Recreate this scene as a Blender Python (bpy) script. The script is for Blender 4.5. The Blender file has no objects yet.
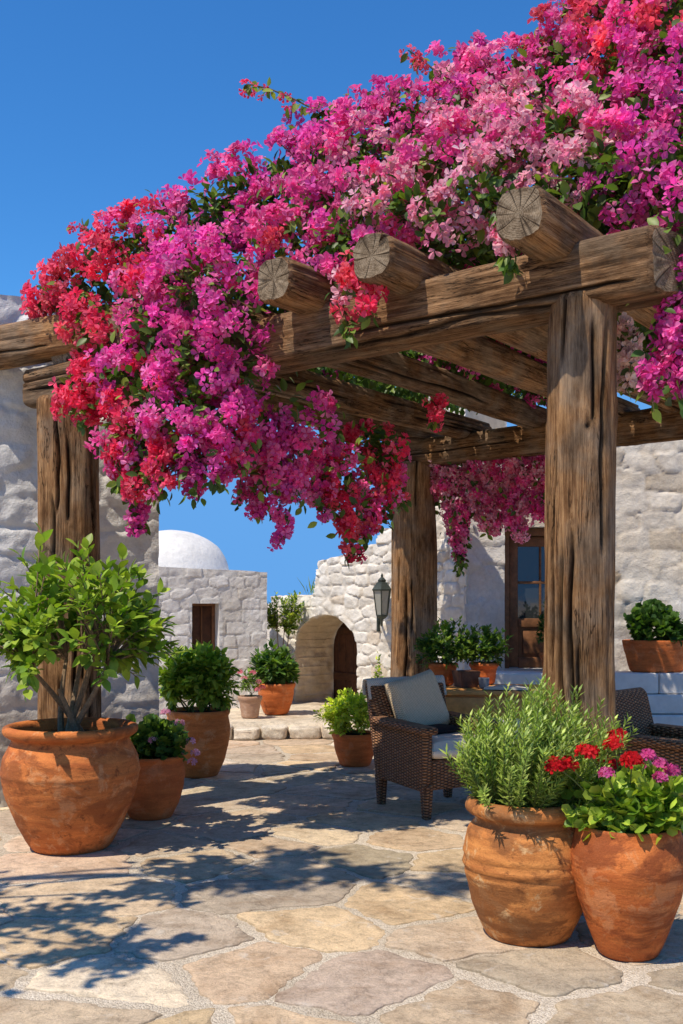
import bpy, bmesh, math, random
import numpy as np
from mathutils import Vector, Matrix

RNG = np.random.default_rng(7)
random.seed(7)
C = bpy.context.scene.collection
F, CX, HY, EYE = 1050.0, 341.5, 600.0, 1.4      # focal length in picture heights, horizon and eye height

# ------------------------------------------------------------------ helpers
def at(px, py, d):
    return np.array([(px - CX) / F * d, d, EYE + (HY - py) / F * d])

def nrm(v):
    v = np.asarray(v, float)
    return v / np.maximum(np.linalg.norm(v, axis=-1, keepdims=True), 1e-9)

def link(name, me, mat=None, parent=None):
    o = bpy.data.objects.new(name, me)
    C.objects.link(o)
    if me is not None and mat is not None:
        for m in (mat if isinstance(mat, (list, tuple)) else [mat]):
            me.materials.append(m)
    if parent is not None:
        o.parent = parent
    return o

def tag(o, label=None, cat=None, group=None, kind=None):
    if label: o['label'] = label
    if cat: o['category'] = cat
    if group: o['group'] = group
    if kind: o['kind'] = kind
    return o

def thing(name, label, cat, loc=(0, 0, 0), rz=0.0, group=None):
    o = bpy.data.objects.new(name, None)
    o.empty_display_size = 0.1
    C.objects.link(o)
    o.location = [float(v) for v in loc]
    o.rotation_euler = (0, 0, rz)
    return tag(o, label, cat, group)

def copy_tree(o, parent=None):
    c = o.copy(); C.objects.link(c)
    if parent is not None: c.parent = parent
    for ch in list(o.children):
        copy_tree(ch, c)
    return c

def np_mesh(name, V, faces, cols=None, smooth=True, sharp=None, mats=None):
    """faces: list of (k, array[n,k])  or (array) ; cols per vertex"""
    me = bpy.data.meshes.new(name)
    V = np.ascontiguousarray(V, dtype=np.float32)
    loops = np.concatenate([f.reshape(-1) for f in faces]).astype(np.int32)
    tot = np.concatenate([np.full(len(f), f.shape[1], np.int32) for f in faces])
    start = np.concatenate([[0], np.cumsum(tot)[:-1]]).astype(np.int32)
    me.vertices.add(len(V)); me.vertices.foreach_set('co', V.reshape(-1))
    me.loops.add(len(loops)); me.loops.foreach_set('vertex_index', loops)
    me.polygons.add(len(tot)); me.polygons.foreach_set('loop_start', start)
    me.polygons.foreach_set('use_smooth', np.full(len(tot), smooth, bool))
    if mats is not None:
        me.polygons.foreach_set('material_index', np.asarray(mats, np.int32))
    me.update(calc_edges=True)
    if cols is not None:
        a = me.color_attributes.new('Col', 'FLOAT_COLOR', 'POINT')
        c4 = np.ones((len(V), 4), np.float32); c4[:, :3] = cols
        a.data.foreach_set('color', c4.reshape(-1))
    if sharp: me.set_sharp_from_angle(angle=math.radians(sharp))
    return me

def hash2(i, j, s):
    n = (i.astype(np.int64) * 374761393 + j.astype(np.int64) * 668265263 + s * 1442695041) & 0x7fffffff
    n = ((n ^ (n >> 13)) * 1274126177) & 0x7fffffff
    return ((n ^ (n >> 16)) & 0xffff) / 65535.0

def vnoise(x, y, s=0):
    x = np.asarray(x, float); y = np.asarray(y, float)
    xi = np.floor(x); yi = np.floor(y); fx = x - xi; fy = y - yi
    fx = fx * fx * (3 - 2 * fx); fy = fy * fy * (3 - 2 * fy)
    a = hash2(xi, yi, s); b = hash2(xi + 1, yi, s); c = hash2(xi, yi + 1, s); d = hash2(xi + 1, yi + 1, s)
    return (a * (1 - fx) + b * fx) * (1 - fy) + (c * (1 - fx) + d * fx) * fy

def fbm(x, y, s=0, o=4):
    t = 0; a = .5
    for k in range(o):
        t = t + a * vnoise(x * 2 ** k, y * 2 ** k, s + k * 17); a *= .5
    return t

def sstep(a, b, x):
    t = np.clip((x - a) / (b - a), 0, 1); return t * t * (3 - 2 * t)

class MB:
    """collects pieces of geometry that become ONE mesh"""
    def __init__(s): s.V = []; s.F = []; s.C = []; s.n = 0
    def add(s, V, faces, col=None):
        V = np.asarray(V, float)
        for f in faces: s.F.append(np.asarray(f, int) + s.n)
        s.V.append(V)
        c = np.ones((len(V), 3)) if col is None else np.broadcast_to(np.asarray(col, float), (len(V), 3))
        s.C.append(c); s.n += len(V)
    def tube(s, P, r0, r1=None, sides=6, col=None, cap=True):
        P = np.asarray(P, float); n = len(P)
        if r1 is None: r1 = r0
        T = nrm(np.gradient(P, axis=0))
        ref = np.array([0.31, 0.17, 0.93]) if abs(T[0][2]) < .9 else np.array([0.9, .2, .1])
        A = nrm(np.cross(T, ref)); B = np.cross(T, A)
        R = np.linspace(r0, r1, n)[:, None, None]
        th = np.linspace(0, 2 * np.pi, sides, endpoint=False)
        ring = P[:, None, :] + R * (A[:, None, :] * np.cos(th)[None, :, None] + B[:, None, :] * np.sin(th)[None, :, None])
        idx = np.arange(n * sides).reshape(n, sides)
        q = np.stack([idx[:-1], np.roll(idx[:-1], -1, 1), np.roll(idx[1:], -1, 1), idx[1:]], -1).reshape(-1, 4)
        fs = [q]
        if cap: fs += [idx[0][::-1][None], idx[-1][None]]
        s.add(ring.reshape(-1, 3), fs, col)
    def box(s, c, size, rz=0, col=None):
        x, y, z = np.array(size) / 2
        v = np.array([[-x,-y,-z],[x,-y,-z],[x,y,-z],[-x,y,-z],[-x,-y,z],[x,-y,z],[x,y,z],[-x,y,z]])
        if rz:
            ca, sa = math.cos(rz), math.sin(rz)
            v = v @ np.array([[ca, sa, 0], [-sa, ca, 0], [0, 0, 1]])
        f = np.array([[0,3,2,1],[4,5,6,7],[0,1,5,4],[1,2,6,5],[2,3,7,6],[3,0,4,7]])
        s.add(v + np.array(c), [f], col)
    def build(s, name, mat, parent=None, smooth=True, sharp=40):
        me = np_mesh(name, np.concatenate(s.V), s.F, np.concatenate(s.C), smooth, sharp)
        return link(name, me, mat, parent)

def bevelled(name, pieces, mat, parent=None, bev=.008, seg=2, rot=None):
    """pieces: (centre, size[, rx, ry, rz]) boxes joined and bevelled in one mesh"""
    bm = bmesh.new()
    for p in pieces:
        c, sz = p[0], p[1]; r = p[2] if len(p) > 2 else (0, 0, 0)
        M = Matrix.Translation(c) @ Matrix.Rotation(r[2], 4, 'Z') @ Matrix.Rotation(r[1], 4, 'Y') @ Matrix.Rotation(r[0], 4, 'X') @ Matrix.Diagonal((*sz, 1))
        bmesh.ops.create_cube(bm, size=1, matrix=M)
    if bev: bmesh.ops.bevel(bm, geom=list(bm.edges), offset=bev, segments=seg, profile=.5, affect='EDGES')
    for f in bm.faces: f.smooth = True
    me = bpy.data.meshes.new(name); bm.to_mesh(me); bm.free()
    me.set_sharp_from_angle(angle=math.radians(35))
    return link(name, me, mat, parent)

def prism(name, poly, x0, x1, mat, parent=None, bev=.01, seg=2):
    """polygon in the y-z plane pushed out along x"""
    bm = bmesh.new()
    a = [bm.verts.new((x0, y, z)) for y, z in poly]; b = [bm.verts.new((x1, y, z)) for y, z in poly]
    n = len(poly)
    bm.faces.new(a); bm.faces.new(b[::-1])
    for i in range(n): bm.faces.new((a[i], b[i], b[(i+1) % n], a[(i+1) % n])[::-1])
    bmesh.ops.recalc_face_normals(bm, faces=bm.faces)
    if bev: bmesh.ops.bevel(bm, geom=list(bm.edges), offset=bev, segments=seg, profile=.5, affect='EDGES')
    for f in bm.faces: f.smooth = True
    me = bpy.data.meshes.new(name); bm.to_mesh(me); bm.free()
    me.set_sharp_from_angle(angle=math.radians(35))
    return link(name, me, mat, parent)

# templates ----------------------------------------------------------------
def tmpl_leaf(w=.28, fold=.07, droop=.16, pts=5):
    V = [(0, 0, 0)]; fs = []
    prof = [(.22, .75), (.5, 1.0), (.78, .62)] if pts == 5 else [(.45, 1.0)]
    for y, k in prof:
        z = -droop * y * y
        V += [(-w * k, y, z + fold * k), (0, y, z), (w * k, y, z + fold * k)]
    V.append((0, 1, -droop)); tip = len(V) - 1
    tri = [[0, 2, 1], [0, 3, 2]]; quad = []
    for i in range(len(prof) - 1):
        a = 1 + 3 * i; b = a + 3
        quad += [[a, a + 1, b + 1, b], [a + 1, a + 2, b + 2, b + 1]]
    a = 1 + 3 * (len(prof) - 1)
    tri += [[a, a + 1, tip], [a + 1, a + 2, tip]]
    fs.append(np.array(tri))
    if quad: fs.append(np.array(quad))
    return np.array(V, float), fs

def tmpl_bract():
    V = []; q = []
    for k in range(3):
        a = 2 * math.pi * k / 3; o = len(V)
        # petal along local radial axis r, height z
        for (s, r, z) in [(0, .05, 0), (-.30, .32, .34), (-.37, .68, .50), (0, 1.0, .52), (.37, .68, .50), (.30, .32, .34)]:
            V.append((r * math.cos(a) - s * math.sin(a), r * math.sin(a) + s * math.cos(a), z - (.10 if s == 0 and r > .5 else 0)))
        q += [[o, o + 3, o + 2, o + 1], [o, o + 5, o + 4, o + 3]]
    V = np.array(V, float)
    V = V[:, [0, 2, 1]]            # flower axis becomes local +y
    return V, [np.array(q)[:, ::-1]]

def tmpl_round():
    n = 12; V = [(0, .45, -.08)]
    for i in range(n):
        a = -math.pi / 2 + 2 * math.pi * (i + .5) / n
        r = .5 * (1.0 + (.07 if i % 2 else -.06))
        V.append((r * math.cos(a), .45 + r * math.sin(a), .07 + .05 * math.sin(3 * a)))
    tri = [[0, 1 + i, 1 + (i + 1) % n] for i in range(n)]
    return np.array(V, float), [np.array(tri)]

def tmpl_blossom():
    V = [(0, 0, 0)]; tri = []
    for k in range(5):
        a = 2 * math.pi * k / 5; o = len(V)
        for da, r, z in [(-.45, .75, .2), (-.2, 1.0, .25), (.2, 1.0, .25), (.45, .75, .2)]:
            V.append((r * math.cos(a + da), z, r * math.sin(a + da)))
        tri += [[0, o, o + 1], [0, o + 1, o + 2], [0, o + 2, o + 3]]
    return np.array(V, float), [np.array(tri)]

LEAF = tmpl_leaf(); LEAF_S = tmpl_leaf(.30, .06, .1, 3); NEEDLE = tmpl_leaf(.12, .02, .12, 3)
BRACT = tmpl_bract(); ROUND = tmpl_round(); BLOSSOM = tmpl_blossom()

def scatter(mb, tmpl, pos, ydir, up, size, cols):
    tv, tf = tmpl
    pos = np.asarray(pos, float); n = len(pos)
    if n == 0: return
    y = nrm(ydir); x = nrm(np.cross(y, up)); z = np.cross(x, y)
    size = np.broadcast_to(np.asarray(size, float), (n,))
    B = np.stack([x, y, z], 1)                       # n,3(axis),3
    V = pos[:, None, :] + size[:, None, None] * np.einsum('kj,njc->nkc', tv, B)
    k = len(tv); off = (np.arange(n) * k)[:, None, None]
    fs = [(f[None] + off).reshape(-1, f.shape[1]) for f in tf]
    col = np.repeat(np.broadcast_to(cols, (n, 3)), k, axis=0)
    mb.add(V.reshape(-1, 3), fs, col)

def rdir(n):
    v = RNG.normal(size=(n, 3)); return nrm(v)

def pick(pal, n, jit=.12):
    pal = np.array(pal, float)
    c = pal[RNG.integers(0, len(pal), n)]
    return np.clip(c * (1 + RNG.normal(size=(n, 1)) * jit), 0, 1)

# ------------------------------------------------------------------ materials
class NT:
    def __init__(s, name):
        s.m = bpy.data.materials.new(name); s.m.use_nodes = True
        s.t = s.m.node_tree; s.t.nodes.clear()
        s.out = s.n('ShaderNodeOutputMaterial')
    def n(s, typ, **kw):
        nd = s.t.nodes.new(typ)
        for k, v in kw.items():
            if k in nd.bl_rna.properties.keys(): setattr(nd, k, v)
            else: nd.inputs[k].default_value = v
        return nd
    def l(s, a, b): s.t.links.new(a, b)
    def set(s, nd, key, v):
        if hasattr(v, 'is_output'): s.l(v, nd.inputs[key])
        else: nd.inputs[key].default_value = v
    def coord(s, scale=(1, 1, 1), kind='Object'):
        tc = s.n('ShaderNodeTexCoord'); mp = s.n('ShaderNodeMapping')
        mp.inputs['Scale'].default_value = scale
        oi = s.n('ShaderNodeObjectInfo'); ad = s.n('ShaderNodeVectorMath', operation='ADD'); cb = s.n('ShaderNodeCombineXYZ')
        for k, f in enumerate((37.0, 53.0, 29.0)): s.l(s.math('MULTIPLY', oi.outputs['Random'], f), cb.inputs[k])
        s.l(tc.outputs[kind], ad.inputs[0]); s.l(cb.outputs[0], ad.inputs[1])
        s.l(ad.outputs[0], mp.inputs['Vector']); return mp.outputs['Vector']
    def noise(s, vec, scale, detail=6, rough=.6, dist=0):
        nd = s.n('ShaderNodeTexNoise'); s.l(vec, nd.inputs['Vector'])
        nd.inputs['Scale'].default_value = scale; nd.inputs['Detail'].default_value = detail
        nd.inputs['Roughness'].default_value = rough; nd.inputs['Distortion'].default_value = dist
        return nd.outputs['Fac']
    def ramp(s, fac, stops):
        nd = s.n('ShaderNodeValToRGB'); s.l(fac, nd.inputs['Fac']); e = nd.color_ramp.elements
        while len(e) < len(stops): e.new(.5)
        for el, (p, c) in zip(e, stops):
            el.position = p; el.color = (*c, 1) if not isinstance(c, (int, float)) else (c, c, c, 1)
        return nd.outputs['Color']
    def mix(s, fac, a, b, mode='MIX'):
        nd = s.n('ShaderNodeMix', data_type='RGBA', blend_type=mode)
        s.set(nd, 0, fac)
        for i, v in ((6, a), (7, b)):
            if hasattr(v, 'is_output'): s.l(v, nd.inputs[i])
            else: nd.inputs[i].default_value = (*v, 1) if not isinstance(v, (int, float)) else (v, v, v, 1)
        return nd.outputs[2]
    def math(s, op, a, b=0.0, c=None):
        nd = s.n('ShaderNodeMath', operation=op)
        s.set(nd, 0, a); s.set(nd, 1, b)
        if c is not None: s.set(nd, 2, c)
        return nd.outputs[0]
    def attr(s, name='Col'):
        return s.n('ShaderNodeAttribute', attribute_name=name).outputs['Color']
    def bump(s, h, strength=.4, dist=.01, normal=None):
        nd = s.n('ShaderNodeBump'); s.l(h, nd.inputs['Height'])
        nd.inputs['Strength'].default_value = strength; nd.inputs['Distance'].default_value = dist
        if normal is not None: s.l(normal, nd.inputs['Normal'])
        return nd.outputs['Normal']
    def pbr(s, col, rough=.8, normal=None, spec=.3, metal=0.0):
        b = s.n('ShaderNodeBsdfPrincipled')
        s.set(b, 'Base Color', col if hasattr(col, 'is_output') else (*col, 1))
        s.set(b, 'Roughness', rough); b.inputs['Specular IOR Level'].default_value = spec
        b.inputs['Metallic'].default_value = metal
        if normal is not None: s.l(normal, b.inputs['Normal'])
        s.l(b.outputs[0], s.out.inputs['Surface']); return s.m

def m_leafy(name, trans=.35, rough=.45, spec=.35, ttint=(1.0, 1.15, .45), lift=1.4):
    t = NT(name); a = t.attr()
    v = t.noise(t.coord(), 9, 3)
    col = t.mix(1.0, a, t.ramp(v, [(.3, lift * .75), (.7, lift * 1.25)]), 'MULTIPLY')
    b = t.n('ShaderNodeBsdfPrincipled'); t.l(col, b.inputs['Base Color'])
    b.inputs['Roughness'].default_value = rough; b.inputs['Specular IOR Level'].default_value = spec
    tr = t.n('ShaderNodeBsdfTranslucent'); t.l(t.mix(1.0, col, ttint, 'MULTIPLY'), tr.inputs['Color'])
    mx = t.n('ShaderNodeMixShader'); mx.inputs[0].default_value = trans
    t.l(b.outputs[0], mx.inputs[1]); t.l(tr.outputs[0], mx.inputs[2]); t.l(mx.outputs[0], t.out.inputs['Surface'])
    return t.m
M_LEAF = m_leafy('leaf')
M_PETAL = m_leafy('petal', .5, .6, .15, (1.0, .82, .9), 1.0)

def m_stone(name, scale=1.0, rough=.9, bstr=.5, stain=(.62, .55, .45), amt=.5):
    t = NT(name); c = t.coord()
    n1 = t.noise(c, 2.2 * scale, 6, .65); n2 = t.noise(c, 24 * scale, 6, .7); n3 = t.noise(c, 90 * scale, 4, .7)
    col = t.mix(1.0, t.attr(), t.ramp(n1, [(.32, stain), (.62, (1, 1, 1))]), 'MULTIPLY')
    col = t.mix(amt, col, t.ramp(n2, [(.3, .55), (.65, 1.08)]), 'MULTIPLY')
    h = t.math('ADD', t.math('MULTIPLY', n2, 1.0), t.math('MULTIPLY', n3, .45))
    return t.pbr(col, rough, t.bump(h, bstr, .02), .2)
M_WHITE = m_stone('whitewashed_stone', 1, .9, .55, (.80, .76, .70), .3)
M_PLASTER = m_stone('limewash_plaster', .7, .92, .6, (.84, .83, .81), .3)
M_HOUSE = m_stone('limewashed_house_stone', 1, .9, .6, (.86, .80, .72), .35)
def m_flag():
    t = NT('flagstone'); c = t.coord()
    n1 = t.noise(c, 3.1, 7, .68, .6); n2 = t.noise(c, 17, 8, .75, .3); n3 = t.noise(c, 95, 5, .8); n4 = t.noise(c, 7.5, 6, .6, 1.2)
    col = t.mix(1.0, t.attr(), t.ramp(n1, [(.30, (.78, .68, .58)), (.50, (1.15, 1.12, 1.08)), (.70, (1.42, 1.36, 1.26))]), 'MULTIPLY')
    col = t.mix(.8, col, t.ramp(n2, [(.33, .58), (.50, 1.05), (.7, 1.3)]), 'MULTIPLY')
    col = t.mix(t.ramp(n4, [(.60, 0.0), (.70, .5)]), col, (.66, .59, .49))
    col = t.mix(.55, col, t.ramp(n3, [(.34, .6), (.54, 1.15)]), 'MULTIPLY')
    lay = t.ramp(n4, [(.40, 0.0), (.42, .35), (.52, .4), (.54, .8), (.64, 1.0)])
    h = t.math('ADD', t.math('ADD', t.math('MULTIPLY', n2, .8), t.math('MULTIPLY', n3, .35)), t.math('MULTIPLY', lay, .25))
    return t.pbr(col, .85, t.bump(h, .8, .022), .25)
M_FLAG = m_flag()

def m_grit():
    t = NT('pale_grit'); c = t.coord()
    vo = t.n('ShaderNodeTexVoronoi'); t.l(c, vo.inputs['Vector']); vo.inputs['Scale'].default_value = 150
    n1 = t.noise(c, 1.3, 5); n2 = t.noise(c, 45, 5, .75)
    col = t.ramp(vo.outputs['Color'], [(.1, (.46, .39, .30)), (.55, (.68, .59, .47)), (.95, (.78, .70, .58))])
    col = t.mix(1.0, col, t.ramp(n1, [(.3, (.72, .68, .62)), (.65, (1.05, 1.03, 1.0))]), 'MULTIPLY')
    h = t.math('ADD', t.math('MULTIPLY', vo.outputs['Distance'], -1.0), n2)
    return t.pbr(col, .95, t.bump(h, .8, .008), .15)
M_GRIT = m_grit()

def m_wood(name, dark=(.075, .036, .016), mid=(.27, .140, .062), light=(.50, .31, .155), grey=(.31, .25, .185)):
    t = NT(name); c = t.coord((1, 1, .045)); c0 = t.coord(); cs = t.coord((1, 1, .09))
    f1 = t.noise(t.coord((1, 1, .03)), 58, 10, .85, .9); f2 = t.noise(t.coord((1, 1, .02)), 160, 6, .85); f0 = t.noise(c, 24, 5, .6)
    big = t.noise(c0, 3.2, 6, .65); big2 = t.noise(t.coord((1, 1, .3)), 11, 6, .7)
    rid = t.math('ABSOLUTE', t.math('SUBTRACT', t.noise(cs, 21, 5, .6, .5), .5))
    gate = t.ramp(t.noise(t.coord((1, 1, .25)), 6, 4), [(.44, 0.0), (.52, 1.0)])
    crk = t.math('MAXIMUM', t.ramp(rid, [(.0, 0.0), (.016, 1.0)]), gate)
    fac = t.math('ADD', t.math('ADD', t.math('MULTIPLY', f1, .5), t.math('MULTIPLY', f2, .4)), t.math('MULTIPLY', f0, .1))
    col = t.ramp(fac, [(.40, dark), (.47, mid), (.53, light), (.62, (light[0]*1.3, light[1]*1.27, light[2]*1.25))])
    col = t.mix(t.ramp(big, [(.44, 0.0), (.60, .75)]), col, t.mix(1.0, grey, t.ramp(fac, [(.38, .45), (.60, 1.35)]), 'MULTIPLY'))
    col = t.mix(1.0, col, t.ramp(big2, [(.34, (.42, .34, .28)), (.60, (1.15, 1.05, .97))]), 'MULTIPLY')
    col = t.mix(crk, (dark[0]*.4, dark[1]*.4, dark[2]*.4), col)
    col = t.mix(1.0, col, t.attr(), 'MULTIPLY')
    h = t.math('ADD', t.math('MULTIPLY', fac, 1.2), t.math('MULTIPLY', crk, .3))
    return t.pbr(col, .88, t.bump(h, 1.0, .020), .15)
M_WOOD = m_wood('weathered_timber')
M_BEAM = m_wood('hewn_beam_timber', (.05, .026, .013), (.19, .105, .052), (.40, .255, .14), (.23, .185, .135))
M_WOOD_SHADED = m_wood('shaded_timber', (.035, .018, .008), (.15, .078, .034), (.32, .19, .09))  # darker timber copy for logs under the vine, roof shade put into its colour

def m_endgrain():
    t = NT('end_grain'); tc = t.n('ShaderNodeTexCoord')
    sx = t.n('ShaderNodeSeparateXYZ'); t.l(tc.outputs['Object'], sx.inputs[0])
    nz = t.noise(t.coord(), 11, 5, .65)
    r = t.math('SQRT', t.math('ADD', t.math('MULTIPLY', sx.outputs[0], sx.outputs[0]), t.math('MULTIPLY', sx.outputs[1], sx.outputs[1])))
    w = t.math('SINE', t.math('MULTIPLY', t.math('ADD', r, t.math('MULTIPLY', nz, .05)), 620))
    ang = t.math('ARCTAN2', sx.outputs[1], sx.outputs[0])
    cx = t.n('ShaderNodeCombineXYZ'); t.l(t.math('MULTIPLY', ang, 3.2), cx.inputs[0]); t.l(t.math('MULTIPLY', r, 3.0), cx.inputs[1]); t.l(t.math('MULTIPLY', t.n('ShaderNodeObjectInfo').outputs['Random'], 40.0), cx.inputs[2])
    rid = t.math('ABSOLUTE', t.math('SUBTRACT', t.noise(cx.outputs[0], .28, 1, .4), .5))
    crk = t.ramp(rid, [(.0, 0.0), (.02, 1.0)])
    n2 = t.noise(t.coord(), 70, 6, .75)
    fac = t.math('ADD', t.math('MULTIPLY', w, .035), t.math('ADD', t.math('MULTIPLY', n2, .45), t.math('MULTIPLY', nz, .55)))
    col = t.ramp(fac, [(.36, (.06, .04, .024)), (.46, (.17, .12, .075)), (.56, (.28, .21, .14)), (.70, (.38, .30, .21))])
    col = t.mix(crk, (.07, .048, .03), col)
    return t.pbr(col, .9, t.bump(t.math('ADD', fac, t.math('MULTIPLY', crk, .5)), .9, .012), .15)
M_END = m_endgrain()

def m_terra(name, base, dark, pale, patch=.5, stain=.4):
    t = NT(name); c = t.coord()
    n1 = t.noise(c, 6.5, 9, .72, .5); n2 = t.noise(c, 13, 9, .75); n3 = t.noise(t.coord((1, 1, 6)), 4, 6, .65); n4 = t.noise(c, 130, 4, .7); n5 = t.noise(t.coord((1, 1, 2.2)), 3.4, 7, .7, .5)
    col = t.mix(t.ramp(n3, [(.36, 0.0), (.64, 1.0)]), base, dark)
    col = t.mix(t.math('MULTIPLY', t.ramp(n1, [(.54, 0.0), (.59, 1.0)]), patch), col, pale)
    col = t.mix(t.math('MULTIPLY', t.ramp(n5, [(.43, 1.0), (.52, 0.0)]), stain), col, (dark[0]*.62, dark[1]*.66, dark[2]*.75))
    col = t.mix(t.math('MULTIPLY', t.ramp(n2, [(.35, 1.0), (.43, 0.0)]), stain), col, (dark[0]*.45, dark[1]*.45, dark[2]*.5))
    col = t.mix(.5, col, t.ramp(n4, [(.3, .7), (.65, 1.15)]), 'MULTIPLY')
    col = t.mix(1.0, col, t.attr(), 'MULTIPLY')
    h = t.math('ADD', t.math('ADD', t.math('MULTIPLY', n2, .8), t.math('MULTIPLY', n1, .5)), t.math('ADD', t.math('MULTIPLY', n3, .6), t.math('MULTIPLY', n4, .15)))
    return t.pbr(col, .75, t.bump(h, .6, .014), .25)
M_TER1 = m_terra('terracotta_orange', (.70, .225, .055), (.47, .125, .030), (.72, .39, .18), .4, .8)
M_TER2 = m_terra('terracotta_aged', (.72, .29, .078), (.45, .155, .040), (.76, .50, .24), .8, .9)
M_TER3 = m_terra('terracotta_plain', (.72, .20, .05), (.52, .125, .03), (.72, .33, .15), .3, .3)
M_TER5 = m_terra('terracotta_red', (.70, .21, .05), (.45, .105, .025), (.70, .35, .16), .35, .9)
M_TER6 = m_terra('terracotta_worn', (.76, .26, .065), (.56, .16, .04), (.78, .44, .21), .5, .3)
M_TER4 = m_terra('terracotta_pale', (.52, .32, .21), (.42, .24, .15), (.6, .45, .34), .4, .2)

def m_simple(name, col, rough=.7, var=.25, scale=20, bstr=.2, spec=.3, metal=0.0, bdist=.005):
    t = NT(name); c = t.coord(); n = t.noise(c, scale, 6, .65)
    cc = t.mix(1.0, t.ramp(n, [(.3, 1 - var), (.7, 1 + var)]), col, 'MULTIPLY')
    return t.pbr(cc, rough, t.bump(n, bstr, bdist), spec, metal)
M_SOIL = m_simple('potting_soil', (.035, .022, .014), .95, .5, 60, 1.0, .1, bdist=.02)
M_STEM = m_simple('green_stem', (.10, .13, .035), .7, .3)
M_BARK = m_simple('grey_bark', (.20, .135, .08), .85, .4, 60, .8)
M_VINE = m_simple('vine_bark', (.10, .065, .04), .85, .4, 50, .8)
M_DOOR = m_simple('dark_stained_wood', (.20, .088, .036), .5, .4, 14, .25)
M_DOORX = m_simple('brown_plank_wood', (.085, .034, .016), .6, .45, 9, .3)
M_TABLE = m_simple('honey_table_wood', (.66, .31, .09), .45, .3, 12, .2)
M_IRON = m_simple('dark_green_iron', (.045, .055, .045), .5, .3, 40, .2, .4, .4)
M_BLACK = m_simple('black_cloth', (.02, .018, .018), .85, .3, 80, .4, .15)
M_PAPER = m_simple('paper', (.62, .58, .50), .8, .1, 30, .1)
M_CUSH = m_simple('white_cushion_canvas', (.84, .70, .52), .9, .07, 160, .25, .1, bdist=.003)
M_BENCH = m_simple('painted_white_block', (.82, .78, .72), .85, .1, 7, .5, .2, bdist=.012)
M_DARKPOT = m_simple('dark_clay', (.13, .06, .035), .7, .3, 20, .3)
M_CERAM = m_simple('grey_ceramic', (.22, .23, .24), .4, .2, 30, .1, .5)

def m_glass(name, col=(.05, .08, .11), rough=.06):
    t = NT(name); c = t.coord(); n = t.noise(c, 5, 2)
    return t.pbr(col, rough, t.bump(n, .05, .01), .9)
M_GLASS = m_glass('window_glass', (.035, .04, .04), .05); M_LAMPGLASS = m_glass('lamp_glass', (.30, .30, .26), .25)

def m_wicker():
    t = NT('woven_wicker'); tc = t.n('ShaderNodeTexCoord'); sx = t.n('ShaderNodeSeparateXYZ'); t.l(tc.outputs['Object'], sx.inputs[0])
    u = t.math('ADD', sx.outputs[0], sx.outputs[1])
    wob = t.noise(tc.outputs['Object'], 14, 3)
    cell = t.math('FLOOR', t.math('MULTIPLY', u, 34.0))
    ph = t.math('MULTIPLY', t.math('MODULO', t.math('ABSOLUTE', cell), 2.0), .5)
    zz = t.math('ADD', t.math('ADD', t.math('MULTIPLY', sx.outputs[2], 52.0), ph), t.math('MULTIPLY', wob, .9))
    a = t.math('ABSOLUTE', t.math('SINE', t.math('MULTIPLY', zz, math.pi)))
    b = t.math('ABSOLUTE', t.math('SINE', t.math('MULTIPLY', t.math('MULTIPLY', u, 34.0), math.pi)))
    h = t.math('MULTIPLY', t.math('POWER', a, .7), t.math('ADD', t.math('MULTIPLY', b, .6), .4))
    n = t.noise(t.coord((6, 6, 30)), 3, 5)
    col = t.mix(h, (.04, .018, .010), t.ramp(n, [(.3, (.32, .14, .058)), (.7, (.58, .29, .135))]))
    return t.pbr(col, .55, t.bump(h, 1.0, .018), .35)
M_WICK = m_wicker()

def m_weave(name, c1, c2, f=150):
    t = NT(name); tc = t.n('ShaderNodeTexCoord'); sx = t.n('ShaderNodeSeparateXYZ'); t.l(tc.outputs['Object'], sx.inputs[0])
    a = t.math('SINE', t.math('MULTIPLY', sx.outputs[0], f)); b = t.math('SINE', t.math('MULTIPLY', sx.outputs[2], f))
    h = t.math('MULTIPLY', t.math('ADD', t.math('MULTIPLY', a, b), 1.0), .5)
    n = t.noise(tc.outputs['Object'], 60, 4)
    h2 = t.math('ADD', t.math('MULTIPLY', h, .7), t.math('MULTIPLY', n, .5))
    return t.pbr(t.ramp(h2, [(.25, c1), (.8, c2)]), .95, t.bump(h2, .7, .006), .1)
M_PILLOW = m_weave('grey_woven_pillow', (.46, .355, .22), (.80, .62, .40), 420)
M_THROW = m_weave('grey_throw', (.50, .43, .33), (.74, .63, .49), 380)

# ------------------------------------------------------------------ light, sky, camera
LDIR = Vector((.40, .37, -1.0)).normalized()
sun = bpy.data.lights.new('sun', 'SUN'); sun.energy = 5.0; sun.angle = math.radians(.5); sun.color = (1.0, .905, .76)
so = link('sun', sun); so.rotation_euler = LDIR.to_track_quat('-Z', 'Y').to_euler()
w = bpy.data.worlds.new('World'); bpy.context.scene.world = w; w.use_nodes = True
nt = w.node_tree; bg = nt.nodes['Background']
sky = nt.nodes.new('ShaderNodeTexSky'); sky.sky_type = 'NISHITA'; sky.sun_disc = False
sky.sun_elevation = math.asin(-LDIR.z); sky.sun_rotation = math.atan2(-LDIR.x, -LDIR.y)
sky.air_density = 1.0; sky.dust_density = 0.0; sky.ozone_density = 4.0
hs = nt.nodes.new('ShaderNodeHueSaturation'); hs.inputs['Saturation'].default_value = 1.2; hs.inputs['Value'].default_value = 1.0
nt.links.new(sky.outputs[0], hs.inputs['Color']); tn = nt.nodes.new('ShaderNodeMix'); tn.data_type = 'RGBA'; tn.blend_type = 'MULTIPLY'; tn.inputs[0].default_value = 1.0
tn.inputs[7].default_value = (.62, 1.0, 1.22, 1)
cap = nt.nodes.new('ShaderNodeMix'); cap.data_type = 'RGBA'; cap.blend_type = 'DARKEN'; cap.inputs[0].default_value = 1.0
SKY = .145
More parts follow.
